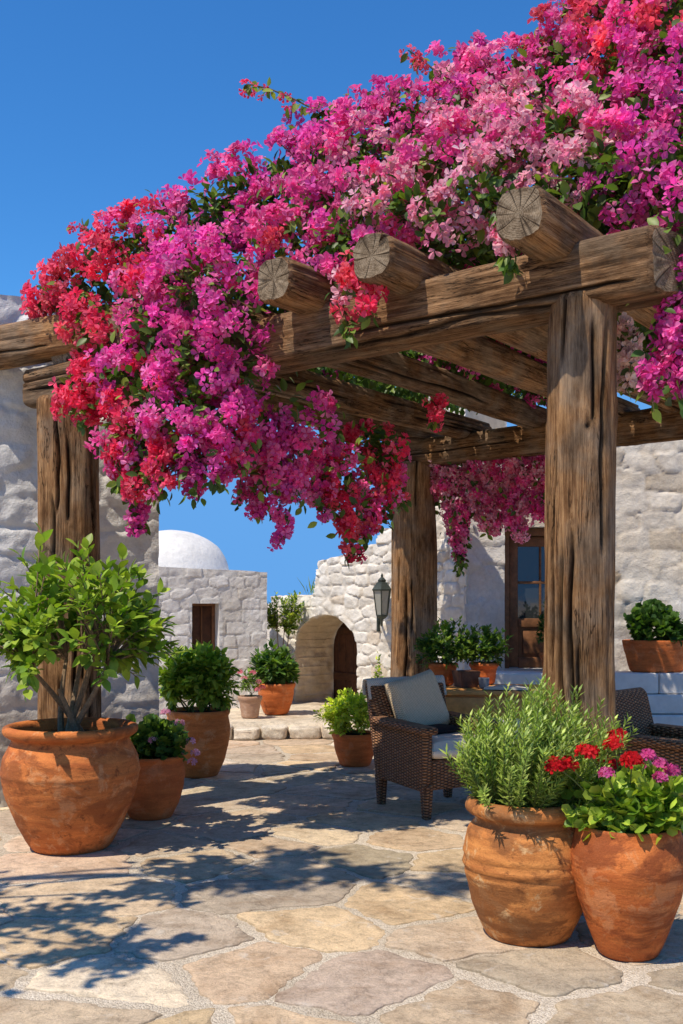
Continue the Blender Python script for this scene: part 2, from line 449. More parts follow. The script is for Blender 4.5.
cap.inputs[7].default_value = (.135 / SKY, .39 / SKY, .84 / SKY, 1)      # a clear deep-blue day: no bright haze near the horizon
nt.links.new(hs.outputs[0], tn.inputs[6]); nt.links.new(tn.outputs[2], cap.inputs[6]); nt.links.new(cap.outputs[2], bg.inputs['Color'])
bg.inputs['Strength'].default_value = SKY
cam = bpy.data.cameras.new('camera'); co = link('camera', cam)
co.location = (0, 0, EYE); co.rotation_euler = (math.pi / 2, 0, 0)
cam.sensor_fit = 'VERTICAL'; cam.sensor_height = 36; cam.lens = F / 1024 * 36
cam.shift_y = (HY - 512) / 1024; cam.clip_end = 2000; cam.clip_start = .05
sc = bpy.context.scene; sc.camera = co
sc.view_settings.view_transform = 'Standard'; sc.view_settings.look = 'None'; sc.view_settings.exposure = 0
sc.render.resolution_x = 683; sc.render.resolution_y = 1024

# ------------------------------------------------------------------ ground and paving
mb = MB(); g = 400.0
mb.add([(-g, -g, 0), (g, -g, 0), (g, g, 0), (-g, g, 0)], [[[0, 1, 2, 3]]])
tag(mb.build('ground', M_GRIT, smooth=False, sharp=None), kind='structure')

def clip_poly(P, n, c):
    """keep the side n.p <= c"""
    out = []
    for i in range(len(P)):
        a, b = P[i], P[(i + 1) % len(P)]; da, db = n @ a - c, n @ b - c
        if da <= 0: out.append(a)
        if da * db < 0: out.append(a + (b - a) * (da / (da - db)))
    return out

def rough_outline(P, rng, step=.05, amp=.012, seed=0):
    P = np.array(P)
    for k in (.05, .10):                               # cut the corners
        Q = np.roll(P, -1, 0)
        P = np.stack([P * (1 - k) + Q * k, P * k + Q * (1 - k)], 1).reshape(-1, 2)
    out = []
    for i in range(len(P)):
        a, b = P[i], P[(i + 1) % len(P)]; m = max(1, int(np.linalg.norm(b - a) / step))
        for j in range(m): out.append(a + (b - a) * j / m)
    out = np.array(out); c = out.mean(0); d = nrm(out - c)
    nz = .7 * (fbm(out[:, 0] * 4, out[:, 1] * 4, seed, 3) - .45) + 1.0 * (fbm(out[:, 0] * 15, out[:, 1] * 15, seed + 3, 4) - .47)
    return out + d * (nz * amp * 6)[:, None]

FLAG_COL = np.array([(.46, .355, .255), (.39, .325, .25), (.47, .355, .245), (.57, .48, .37), (.43, .345, .26), (.47, .355, .235), (.36, .30, .225), (.45, .36, .27)]) * 1.14
def stones(mb, seeds, bounds, gap, h0, rng, keep=lambda c: True, pal=FLAG_COL, scale=(1, 1), base=-.02):
    S = np.array(seeds) * np.array(scale)
    for i in range(len(S)):
        p = S[i]; d2 = ((S - p) ** 2).sum(1); nb = np.argsort(d2)[1:22]
        x0, y0, x1, y1 = bounds
        P = [np.array(v, float) for v in ((p[0] - 1.2, p[1] - 1.2), (p[0] + 1.2, p[1] - 1.2), (p[0] + 1.2, p[1] + 1.2), (p[0] - 1.2, p[1] + 1.2))]
        gp_ = gap * rng.uniform(.5, 1.35)
        for j in nb:
            n = S[j] - p; L = np.linalg.norm(n); n = n / L
            P = clip_poly(P, n, n @ p + L / 2 - gp_ * rng.uniform(.35, 1.7))
            if len(P) < 3: break
        if len(P) < 3: continue
        P = [q / np.array(scale) for q in P]
        c = np.mean(P, 0)
        if not (x0 < c[0] < x1 and y0 < c[1] < y1) or not keep(c): continue
        O = rough_outline(P, rng, .022, .014, i)
        if len(O) < 8: continue
        cc = O.mean(0); n = len(O); ctr = O - cc
        rr = np.linalg.norm(ctr, axis=1, keepdims=True)
        h = h0 * rng.uniform(.6, 1.3); tilt = rng.normal(size=2) * .006
        rings = [(0.004, base), (0, h - .004), (-.004, h - .001), (-.03, h)]
        V = []
        for dr, z in rings:
            q = cc + ctr * np.maximum((rr + dr), .01) / rr
            zz = z + ((q - cc) @ tilt if z > 0 else 0) + (0.004 * (fbm(q[:, 0] * 7, q[:, 1] * 7, 5) - .47) if z > 0 else 0)
            V.append(np.column_stack([q, np.broadcast_to(zz, n)]))
        for k in (.66, .33):
            q = cc + ctr * k
            V.append(np.column_stack([q, h + (q - cc) @ tilt + .010 * (fbm(q[:, 0] * 5, q[:, 1] * 5, 5) - .47)]))
        V.append(np.array([[cc[0], cc[1], h]]))
        idx = np.arange(6 * n).reshape(6, n)
        q = np.stack([idx[:-1], np.roll(idx[:-1], -1, 1), np.roll(idx[1:], -1, 1), idx[1:]], -1).reshape(-1, 4)
        tri = np.stack([idx[-1], np.roll(idx[-1], -1), np.full(n, 6 * n)], -1)
        col = pal[rng.integers(len(pal))] * rng.uniform(.85, 1.12) * (1 + rng.uniform(-1, .25, 3) * np.array([.0, .02, .10]))
        VV = np.concatenate(V)
        cv = np.repeat(col[None], len(VV), 0)
        cv[:2 * n] *= .75
        mb.add(VV, [q, tri], cv)

rng = np.random.default_rng(21)
seeds = []
row = 0; y = 2.2
while y < 13.5:
    hgt = rng.uniform(.40, .64); x = -4.2 + rng.uniform(0, .6)
    while x < 6.0:
        wd = rng.uniform(.45, 1.05)
        if rng.random() < .16:
            seeds += [(x + wd * .25, y + hgt * .27), (x + wd * .7, y + hgt * .75)]
        else:
            seeds.append((x + wd / 2, y + hgt / 2 + rng.normal() * .09))
        x += wd
    y += hgt
mb = MB()
stones(mb, seeds, (-4.0, 2.4, 5.8, 13.0), .027, .007, rng, keep=lambda c: not (c[1] > 10.6 + .1 * c[0] and c[0] < .75))
tag(mb.build('paving', M_FLAG, sharp=50), kind='structure')

# raised terrace step in front of the arch: a ragged stone kerb with a worn top
rng = np.random.default_rng(5)
mb = MB()
nx, ny = 90, 40
X, Y = np.meshgrid(np.linspace(0, 1, nx), np.linspace(0, 1, ny))
front = 10.45 + .12 * (fbm(X * 9, X * 0 + 3, 3) - .47) + .25 * X + .5 * (X > .93) * (X - .93) / .07
wx = -1.75 + 2.45 * X; wy = front + (13.6 - front) * Y
prof = np.minimum(1, Y * 14); hz = .15 * np.sqrt(np.clip(prof, 0, 1)) + .02 * (fbm(wx * 6, wy * 6, 8) - .47) * (prof > .2)
side = np.minimum(1, (1 - X) * 25); hz = hz * np.sqrt(side)
nzc = fbm(wx * 3, wy * 3, 2)
col = np.array([.52, .45, .35])[None] * (.75 + .5 * nzc.reshape(-1, 1))
idx = np.arange(nx * ny).reshape(ny, nx)
mb.add(np.column_stack([wx.ravel(), wy.ravel(), hz.ravel() - .004]), [np.stack([idx[:-1, :-1], idx[:-1, 1:], idx[1:, 1:], idx[1:, :-1]], -1).reshape(-1, 4)], col)
kr = np.random.default_rng(11)
x = -1.75
while x < .62:                                    # kerb stones along its front edge
    wd = kr.uniform(.14, .34); hh = kr.uniform(.10, .17); fr = 10.40 + .10 * (x + 1.75)
    bm = bmesh.new(); bmesh.ops.create_icosphere(bm, subdivisions=4, radius=1)
    V = np.array([v.co for v in bm.verts]); fc = np.array([[v.index for v in f.verts] for f in bm.faces]); bm.free()
    V = np.sign(V) * np.abs(V) ** .36
    V *= 1 + .28 * (fbm(V[:, 0] * 1.5 + x * 9, V[:, 2] * 1.5 + V[:, 1], 4)[:, None] - .47)
    V = V * np.array([wd / 2 * .96, .13, hh / 2]) + np.array([x + wd / 2, fr + .1 + kr.normal() * .015, hh / 2])
    mb.add(V, [fc], np.array([.55, .49, .40]) * kr.uniform(.8, 1.2))
    x += wd
tag(mb.build('terrace_step', M_FLAG, sharp=60), kind='structure')

# ------------------------------------------------------------------ stone walls
def relief_wall(name, W, H, thick, mat, parent, res=.022, cell=(.30, .2), amp=.03, sdf=None, seed=1,
                white=(.78, .75, .70), tint=(.72, .64, .52), tinted=.12, mortar=(.66, .62, .56), bumpy=.012, mort_w=.28, layers=1, wcol=None, rect=.75, pn=2.0, tilt=1.0):
    rng = np.random.default_rng(seed)
    nx, nz = int(W / res) + 1, int(H / res) + 1
    X, Z = np.meshgrid(np.linspace(0, W, nx), np.linspace(0, H, nz)); X = X.ravel().copy(); Z = Z.ravel().copy()
    cw, ch = cell; S = []; z = -ch / 2; r = 0
    while z < H + ch:
        x = -cw * rng.random() - .1
        while x < W + cw:
            wd = cw * rng.uniform(.6, 1.5); S.append((x + wd / 2, z + rng.normal() * ch * .16 * (1.6 - rect))); x += wd
        z += ch * rng.uniform(.8, 1.2)
    S = np.array(S); M = len(S)
    wob = .35 * (1.2 - rect)
    Xw = X + wob * cw * (fbm(X * 4, Z * 4, seed) - .47); Zw = Z + wob * ch * (fbm(X * 4, Z * 4, seed + 9) - .47)
    D = (np.abs((Xw[:, None] - S[None, :, 0]) / cw) ** pn + np.abs((Zw[:, None] - S[None, :, 1]) / ch) ** pn) ** (1 / pn)
    i1 = D.argmin(1); d1 = D[np.arange(len(X)), i1]; D[np.arange(len(X)), i1] = 9; d2 = D.min(1); del D
    e = sstep(.02, mort_w, d2 - d1)
    rnd = rng.random(M)[i1]; tin = (rng.random(M) < tinted)[i1] * rng.uniform(.4, 1, M)[i1]
    h = amp * e * (.45 + .75 * rnd) + bumpy * (fbm(X * 9, Z * 9, seed + 3) - .47) * 2 + .02 * (fbm(X * 1.7, Z * 1.7, seed + 5, 2) - .4)
    gxy = rng.normal(size=M)[i1] * (X - S[i1, 0]) / cw + rng.normal(size=M)[i1] * (Z - S[i1, 1]) / ch
    h = h + .55 * tilt * amp * gxy * e + .35 * amp * (fbm(X * 26, Z * 26, seed + 8, 3) - .45) * e
    col = np.array(mortar)[None] * (1 - e[:, None]) + np.array(white)[None] * e[:, None] * (.93 + .1 * rnd[:, None])
    col = col * (1 - tin[:, None]) + np.array(tint)[None] * tin[:, None]
    if wcol is not None: col = wcol(X, Z, col)
    idx = np.arange(nx * nz).reshape(nz, nx)
    q = np.stack([idx[:-1, :-1], idx[:-1, 1:], idx[1:, 1:], idx[1:, :-1]], -1).reshape(-1, 4)
    if sdf is not None:
        s = sdf(X, Z); keep = s[q].mean(1) > 0; q = q[keep]
    E = np.concatenate([q[:, [0, 1]], q[:, [1, 2]], q[:, [2, 3]], q[:, [3, 0]]])
    key = np.sort(E, 1); key = key[:, 0] * (nx * nz) + key[:, 1]
    u, inv, cnt = np.unique(key, return_inverse=True, return_counts=True)
    B = E[cnt[inv] == 1]; bv = np.unique(B)
    if sdf is not None:
        b = bv; eps = 1e-3; X0 = X.copy(); Z0 = Z.copy()
        for _ in range(2):
            s = sdf(X[b], Z[b]); gx = (sdf(X[b] + eps, Z[b]) - sdf(X[b] - eps, Z[b])) / (2 * eps); gz = (sdf(X[b], Z[b] + eps) - sdf(X[b], Z[b] - eps)) / (2 * eps)
            ok = (np.abs(s) < res * 1.6)
            X[b] -= np.where(ok, np.clip(s * gx, -res, res) * .9, 0); Z[b] -= np.where(ok, np.clip(s * gz, -res, res) * .9, 0)
            lim = res * .9; X[b] = np.clip(X[b], X0[b] - lim, X0[b] + lim); Z[b] = np.clip(Z[b], Z0[b] - lim, Z0[b] + lim)
    N = nx * nz
    Vf = np.column_stack([X, -h, Z])
    Vb = np.column_stack([X, np.full(N, thick), Z])
    Vs = [Vf, Vb]; Cs = [col, np.broadcast_to(np.array(white), (N, 3))]; fs = [q, q[:, ::-1] + N]
    pos = {int(v): k for k, v in enumerate(bv)}; nb = len(bv)
    prev = bv; base = 2 * N
    bi = np.array([pos[int(v)] for v in B[:, 0]]), np.array([pos[int(v)] for v in B[:, 1]])
    lay = [bv]
    for k in range(1, layers):
        f = k / layers
        per = np.where(Z[bv] < .8, Z[bv], .8 + .5 * np.arcsin(np.clip((Z[bv] - .8) / .44, 0, 1))) * np.where(X[bv] > 1.07, 1, -1)
        br = np.floor(per / .115 + .9 * fbm(per * 4, per * 0 + k * .4, 5)); bc = np.floor(f * thick / .2 + hash2(br, br * 0 + 3, 7) + .2 * fbm(per * 9, per * 0 + k * .9, 6)); hh_ = hash2(br, bc, seed)
        fr_ = per / .115 - np.floor(per / .115); fj = np.minimum(fr_, 1 - fr_)
        jit = (hh_ - .5) * .035 - .012 * (fj < .08) + (fbm(X[bv] * 14 + k * 1.37, Z[bv] * 14 + k * 2.1, seed + 31) - .47) * .05
        if sdf is not None:
            gx = (sdf(X[bv] + .01, Z[bv]) - sdf(X[bv] - .01, Z[bv])) / .02; gz = (sdf(X[bv], Z[bv] + .01) - sdf(X[bv], Z[bv] - .01)) / .02
        else: gx = gz = 0
        inn = (X[bv] > res) & (X[bv] < W - res) & (Z[bv] > res)
        Vs.append(np.column_stack([X[bv] + gx * jit * inn, -h[bv] * (1 - f) + thick * f, Z[bv] + gz * jit * inn]))
        tn = (.35 * fbm(X[bv] * 9 + k * .7, Z[bv] * 9, 77) + .45 * hh_ - .06 * (fj < .08))[:, None]
        Cs.append(np.array([.80, .66, .48]) * (.72 + .6 * tn)); lay.append(base + np.arange(nb)); base += nb
    lay.append(bv + N)
    for a, c in zip(lay[:-1], lay[1:]):
        fs.append(np.stack([a[bi[1]], a[bi[0]], c[bi[0]], c[bi[1]]], -1))
    me = np_mesh(name, np.concatenate(Vs), fs, np.concatenate(Cs), True, 52)
    return link(name, me, mat, parent)

def place(o, origin, xdir):
    o.location = [float(v) for v in origin]; o.rotation_euler = (0, 0, math.atan2(xdir[1], xdir[0]))

def rect_sd(X, Z, x0, x1, z0, z1):           # > 0 outside the rectangle
    dx = np.maximum(x0 - X, X - x1); dz = np.maximum(z0 - Z, Z - z1)
    return np.where((dx > 0) & (dz > 0), np.hypot(np.maximum(dx, 0), np.maximum(dz, 0)), np.maximum(dx, dz))

# the tall whitewashed wall on the left
t = thing('whitewashed_wall', 'tall lumpy whitewashed wall standing behind the left pergola post', 'wall')
place(t, (-2.40, 7.00, 0), (1.07, .62))
def dirty(X, Z, col):
    d = (1 - sstep(.35, 1.15, Z + .5 * (fbm(X * 4, Z * 3, 4) - .47)))[:, None]
    tan = np.array([.44, .36, .27])
    return col * (1 - .75 * d) + tan * .75 * d
relief_wall('wall', 1.24, 3.50, .22, M_PLASTER, t, .016, (.32, .20), .014, lambda X, Z: 3.46 + .05 * (fbm(X * 3, X * 0, 2) - .5) - Z, 3,
            white=(.90, .87, .83), mortar=(.84, .81, .77), tinted=.04, bumpy=.020, mort_w=.34, pn=2.8, wcol=dirty, rect=.3)

# domed house at the back left
h = thing('domed_house', 'small white stone house with a rounded white dome on its flat roof', 'house')
place(h, (-2.75, 11.55, 0), (.923, .385))
WD = 2.03
def sd_house(X, Z):
    top = 1.80 - .035 * X + .02 * (fbm(X * 4, X * 0, 12) - .5)
    return np.minimum(top - Z, rect_sd(X, Z, 1.13, 1.45, .76, 1.36))
relief_wall('wall', WD, 1.95, .30, M_WHITE, h, .014, (.20, .135), .010, sd_house, 14, white=(.88, .84, .78), mortar=(.78, .74, .67), tinted=.10, tint=(.66, .60, .52), rect=.9, mort_w=.10, pn=5.0, tilt=.5, wcol=lambda X, Z, c: np.where((np.maximum(np.abs(X - 1.29) - .2, np.abs(Z - 1.06) - .36) < 0)[:, None], (.82, .80, .76), c))
mb = MB(); mb.box((WD / 2, 1.40, .87), (WD - .03, 2.18, 1.74)); mb.build('roof', M_PLASTER, h, False)
th = np.linspace(0, 2 * np.pi, 64, endpoint=False); ph = np.linspace(0, np.pi / 2, 20)
V = [(0.74 * math.cos(p) * math.cos(a), .74 * math.cos(p) * math.sin(a), .55 * math.sin(p) ** .92) for p in ph for a in th]
V = np.array(V); V *= 1 + .04 * (fbm(V[:, 0] * 4 + 9, V[:, 2] * 4 + V[:, 1] * 3, 3)[:, None] - .47)
idx = np.arange(20 * 64).reshape(20, 64); q = np.stack([idx[:-1], np.roll(idx[:-1], -1, 1), np.roll(idx[1:], -1, 1), idx[1:]], -1).reshape(-1, 4)
mb = MB(); mb.add(V, [q, idx[-1][None]], (.82, .79, .74)); d = mb.build('dome', M_PLASTER, h); d.location = (1.20, 1.35, 1.73)
fr = bevelled('window', [((1.29, .22, 1.06), (.30, .04, .60))], M_DOORX, h, .004)
bevelled('window_frame', [((1.15, .19, 1.06), (.035, .05, .60)), ((1.43, .19, 1.06), (.035, .05, .60)), ((1.29, .19, 1.345), (.25, .05, .03)), ((1.29, .185, 1.06), (.012, .04, .56))], M_DOOR, fr, .004)
bevelled('window_sill', [((1.29, .10, .765), (.30, .19, .02))], M_BENCH, fr, .004)

# the arched wall
A = thing('arched_wall', 'rough white stone wall pierced by a low arched passage', 'wall')
place(A, (-.87, 13.2, 0), (.636, -.772))
def sd_arch(X, Z):
    top = 1.45 + .05 * (fbm(X * 5, X * 0, 4) - .5)
    top = top + .42 * sstep(.84, .97, X) + .15 * sstep(1.0, 2.0, X) + .17 * sstep(1.98, 2.10, X) + 1.5 * sstep(2.42, 2.6, X)
    cx, hw, zs, ri = 1.07, .585, .80, .43
    ar = np.where(Z > zs, (np.hypot((X - cx) / hw, (Z - zs) / ri) - 1) * .48, np.abs(X - cx) - hw)
    return np.minimum(top - Z, ar)
def arch_col(X, Z, col):
    d = (1 - sstep(.2, .75, Z + .5 * (fbm(X * 4, Z * 4, 4) - .47)))[:, None] * .35
    return col * (1 - d) + np.array([.58, .50, .40]) * d
relief_wall('wall', 3.36, 4.1, .60, M_WHITE, A, .016, (.22, .125), .019, sd_arch, 8, white=(.90, .85, .77), mortar=(.80, .74, .65), tinted=.08, tint=(.72, .60, .46), layers=14, rect=.2, mort_w=.20, pn=3.0, wcol=arch_col, bumpy=.020)
dr = bevelled('door', [((.46 + .155 * k, .645, .72), (.152, .05, 1.34)) for k in range(9)] + [((1.07, .61, .45), (1.25, .03, .09)), ((1.07, .61, 1.02), (1.25, .03, .07))], M_DOORX, A, .006)

# the house on the right
Hs = thing('stone_house', 'limewashed stone house with a dark wooden door under the pergola', 'house')
place(Hs, (1.24, 10.62, 0), (1, .02))
def sd_h(X, Z): return rect_sd(X, Z, .41, 1.22, .70, 2.14)
def hcol(X, Z, col):
    w_ = (1 - sstep(1.0, 1.7, Z + .5 * (fbm(X * 3, Z * 3, 6) - .47)))[:, None]
    col = col * (1 - w_) + np.array([.76, .74, .70]) * w_
    pl = (1 - sstep(.38, .52, X))[:, None]
    return col * (1 - pl) + np.array([.80, .78, .74]) * pl
relief_wall('wall', 4.4, 3.05, .30, M_HOUSE, Hs, .024, (.34, .19), .013, sd_h, 19, white=(.90, .83, .72), mortar=(.78, .71, .61), tinted=.2, tint=(.50, .40, .28), wcol=hcol, rect=.5, mort_w=.14, pn=3.5, bumpy=.014)
D_ = bevelled('door', [((.815, .24, 1.42), (.80, .05, 1.43))], M_DOOR, Hs, .004)
bevelled('door_frame', [((.445, .17, 1.415), (.07, .09, 1.43)), ((1.19, .17, 1.415), (.06, .09, 1.43)), ((.815, .17, 2.095), (.67, .09, .08))], M_DOOR, D_, .006)
bevelled('door_leaf', [((.535, .205, 1.38), (.09, .04, 1.34)), ((1.09, .205, 1.38), (.09, .04, 1.34)), ((.815, .205, 2.0), (.46, .04, .10)), ((.815, .205, 1.165), (.46, .04, .09)), ((.815, .205, .755), (.46, .04, .11)), ((.815, .208, 1.58), (.022, .035, .75)), ((.815, .208, 1.58), (.46, .033, .028)), ((.815, .215, .965), (.36, .03, .24))], M_DOOR, D_, .005)
bevelled('pane', [((.815, .2125, 1.58), (.46, .008, .74))], M_GLASS, D_, 0)

# the white block ledge below the door
L_ = thing('block_ledge', 'white painted block ledge running along the foot of the house', 'ledge')
pc = []
x = 1.44
for k in range(5): pc.append(((x + .405, 10.32, .595), (.80, .42, .195))); x += .81
bevelled('top_course', pc, M_BENCH, L_, .014, 3)
pc = []; x = 1.42
for k, wd in enumerate((1.2, .95, .9, 1.1)): pc.append(((x + wd / 2 - .005, 10.29, .40), (wd - .01, .46, .18))); x += wd
bevelled('middle_course', pc, M_BENCH, L_, .014, 3)
bevelled('footing', [((3.45, 10.26, .15), (4.1, .5, .30))], M_BENCH, L_, .02, 3)

# ------------------------------------------------------------------ pergola
def log(name, p0, p1, r0, r1, mat, parent, square=.0, seed=0, bend=.02, twist=0.0, ends=True, flat=(1, 1), cracks=12, z_is=None, cut=0.0):
    p0 = np.array(p0, float); p1 = np.array(p1, float); L = np.linalg.norm(p1 - p0)
    rng = np.random.default_rng(seed); na = 144; nl = max(12, int(L / .025))
    th = np.linspace(0, 2 * np.pi, na, endpoint=False); s = np.linspace(0, 1, nl)
    T, S = np.meshgrid(th, s); z = S * L
    e = 2 + 5 * square
    base = (np.abs(np.cos(T)) ** e + np.abs(np.sin(T)) ** e) ** (-1 / e)
    R = (r0 + (r1 - r0) * S) * base
    cT, sT = np.cos(T), np.sin(T)
    low = fbm(cT * 1.4 + 5 + z * .9, sT * 1.4 + seed + z * .35, seed, 3) - .45
    fib = fbm(T / (2 * np.pi) * 34, z * 1.6 + 3, seed + 2, 4); fib[:, -1] = fib[:, 0]
    seam = np.minimum(T, 2 * np.pi - T); fib = fib * sstep(0, .15, seam)
    R = R * (1 + .14 * low) + .016 * (fib - .45)
    dark = np.ones_like(R)
    for k in range(cracks):
        a0 = rng.uniform(0, 2 * np.pi); z0 = rng.uniform(-.1, .9) * L; zl = rng.uniform(.3, 1.1) * max(L * .5, .6)
        a = a0 + .16 * (fbm(z * 2.2, z * 0 + k, seed + k, 3) - .47) * 2
        da = np.abs((T - a + np.pi) % (2 * np.pi) - np.pi) * (r0 + r1) / 2
        win = sstep(0, .12, (z - z0) / zl) * sstep(0, .25, (z0 + zl - z) / zl)
        wdt = rng.uniform(.005, .012); g_ = np.exp(-(da / wdt) ** 2) * win
        R = R - g_ * rng.uniform(.02, .05); dark = dark * (1 - .88 * g_)
    for k in range(int(2 + L)):                         # knots
        a0 = rng.uniform(0, 2 * np.pi); z0 = rng.uniform(.05, .95) * L
        dd = np.hypot(((T - a0 + np.pi) % (2 * np.pi) - np.pi) * r0, (z - z0) * .7)
        R = R + .012 * np.exp(-(dd / .045) ** 2) - .03 * np.exp(-(dd / .016) ** 2); dark = dark * (1 - .6 * np.exp(-(dd / .02) ** 2))
    bx = bend * np.sin(np.pi * S + rng.uniform(-.5, .5)) * rng.choice([-1, 1]); by = bend * np.sin(2 * np.pi * S * .7 + rng.uniform(0, 3)) * .6
    bx -= bx[0, 0] * (1 - S) + bx[-1, 0] * S; by -= by[0, 0] * (1 - S) + by[-1, 0] * S
    if ends:
        rd = np.minimum(z, L - z); R = R * (1 - .10 * np.exp(-(rd / .012) ** 2))
    X = R * np.cos(T + twist * S) * flat[0] + bx; Y = R * np.sin(T + twist * S) * flat[1] + by
    z = z + cut * X * np.clip(1 - z / .35, 0, 1)
    V = [np.stack([X, Y, z], -1).reshape(-1, 3)]; col = [np.repeat(dark.reshape(-1, 1), 3, 1)]
    idx = np.arange(nl * na).reshape(nl, na)
    q = np.stack([idx[:-1], np.roll(idx[:-1], -1, 1), np.roll(idx[1:], -1, 1), idx[1:]], -1).reshape(-1, 4)
    fs = [q]; mats = [np.zeros(len(q))]; off = nl * na
    for end in (0, -1):
        P = np.stack([X[end], Y[end], z[end]], -1); c = P.mean(0); prev = idx[end]
        for k in (.8, .5, .2):
            ring = c + (P - c) * k
            ring[:, 2] += (1 if end == 0 else -1) * (.006 + .022 * (fbm(th * 3.5, th * 0 + 2, seed + 50, 3) - .42) * k)
            V.append(ring); col.append(np.ones((na, 3))); cur = off + np.arange(na); off += na
            f = np.stack([prev, np.roll(prev, -1), np.roll(cur, -1), cur], -1)
            if end == 0: f = f[:, ::-1]
            fs.append(f); mats.append(np.ones(na)); prev = cur
        f = prev[None] if end == -1 else prev[::-1][None]
        fs.append(f); mats.append(np.ones(1))
    me = np_mesh(name, np.concatenate(V), fs, np.concatenate(col), True, 55, np.concatenate(mats))
    o = link(name, me, [mat, M_END], parent)
    zax = Vector((p1 - p0).tolist()).normalized()
    xax = Vector((0, 0, 1)).cross(zax) if abs(zax.z) < .9 else Vector((1, 0, 0))
    if abs(zax.z) >= .9 and z_is is not None: xax = Vector((z_is[0], z_is[1], 0))
    xax = (xax - zax * xax.dot(zax)).normalized(); yax = zax.cross(xax)
    o.matrix_local = Matrix.Translation(p0.tolist()) @ Matrix((xax, yax, zax)).transposed().to_4x4()
    return o

P1 = np.array([1.12, 4.85, 0]); P2 = np.array([-1.745, 6.70, 0])
U = (P2 - P1) / np.linalg.norm(P2 - P1); LB = np.linalg.norm(P2 - P1)
RR = np.array([.591, .806, 0]); KB = 4.09
P3 = P2 + RR * KB; P4 = P1 + RR * KB
ZB = lambda t: 2.73 - .09 * t / LB                      # underside of the beams
pg = thing('pergola', 'rustic pergola of thick weathered timber logs over the terrace', 'pergola')
Zv = np.array([0, 0, 1.0])
log('post', P1, P1 + Zv * 2.79, .165, .150, M_WOOD, pg, .08, 3, .02, cracks=24)
log('post', P2, P2 + Zv * 2.68, .185, .172, M_WOOD, pg, .35, 14, .015, cracks=20)
log('post', P3, P3 + Zv * 2.70, .225, .205, M_WOOD, pg, .05, 25, .02, cracks=18)
log('post', P4, P4 + Zv * 2.72, .19, .18, M_WOOD, pg, .1, 36, .02)
bz = .145
def bp(t, e=0, dz=0): return P1 + U * t + RR * e + Zv * (ZB(t) + dz)
log('beam', bp(-.42, 0, bz), bp(LB + .30, 0, bz - .01), .150, .122, M_BEAM, pg, .85, 41, .022, cracks=20, cut=.45)
log('beam', bp(-.9, KB, bz), bp(LB + .4, KB, bz), .14, .13, M_WOOD_SHADED, pg, .4, 42, .02)
RAFT = [(-.62, -.9, .11, 51), (.10, .46, .118, 52), (.885, .40, .112, 53), (1.467, .40, .110, 54), (2.16, .22, .11, 55), (2.80, .2, .11, 56), (3.36, .1, .112, 57)]
for t_, ov, r_, sd_ in RAFT:
    rise = .02
    zc = .235 + r_
    log('rafter', bp(t_, -ov, zc - .01), bp(t_ + RNG.uniform(-.06, .06), KB + .35, zc - .02), r_ * 1.02, r_ * .86, M_WOOD_SHADED if sd_ in (51,55,56,57) else M_WOOD, pg, .2, sd_, .035)
# thick log lying over the left post and running out to the white wall
log('cross_log', bp(2.5, .02, .385), np.array([-2.95, 7.25, ZB(LB) + .40]), .125, .13, M_WOOD, pg, .3, 61, .03)

# ------------------------------------------------------------------ bougainvillea
PAL = {
 'C': [(.90, .065, .16), (.94, .11, .23), (.84, .045, .13), (.95, .18, .28)],
 'R': [(.92, .13, .18), (.95, .20, .25), (.90, .10, .18)],
 'M': [(.86, .10, .47), (.92, .16, .56), (.80, .075, .44), (.94, .25, .58)],
 'P': [(.94, .13, .42), (.96, .21, .50), (.90, .09, .40), (.97, .30, .56)],
 'L': [(.96, .40, .54), (.97, .52, .62), (.94, .30, .48), (.98, .62, .68)],
 'W': [(.84, .68, .56), (.86, .74, .64), (.84, .60, .54)],
}
NAME = {'C': 'crimson bracts', 'R': 'coral red bracts', 'M': 'magenta purple bracts', 'P': 'hot pink bracts', 'L': 'pale pink bracts', 'W': 'cream white bracts'}
VLEAF = [(.065, .12, .02), (.09, .15, .025), (.045, .085, .018), (.13, .19, .03), (.05, .10, .025)]
VTIP = [(.20, .26, .04), (.26, .30, .05), (.16, .22, .035)]
bv = thing('bougainvillea', 'huge bougainvillea in pink, magenta and crimson bloom smothering the pergola', 'climbing plant')
FL = {k: MB() for k in PAL}; FO = MB(); BR = MB()

def beam_t(px):
    q = (px - CX) / F; return (1.12 - 4.85 * q) / (.84 + .542 * q)
def lump_pos(px, py, off):
    d = 4.85 + .542 * beam_t(px) + off
    return at(px, py, d), d

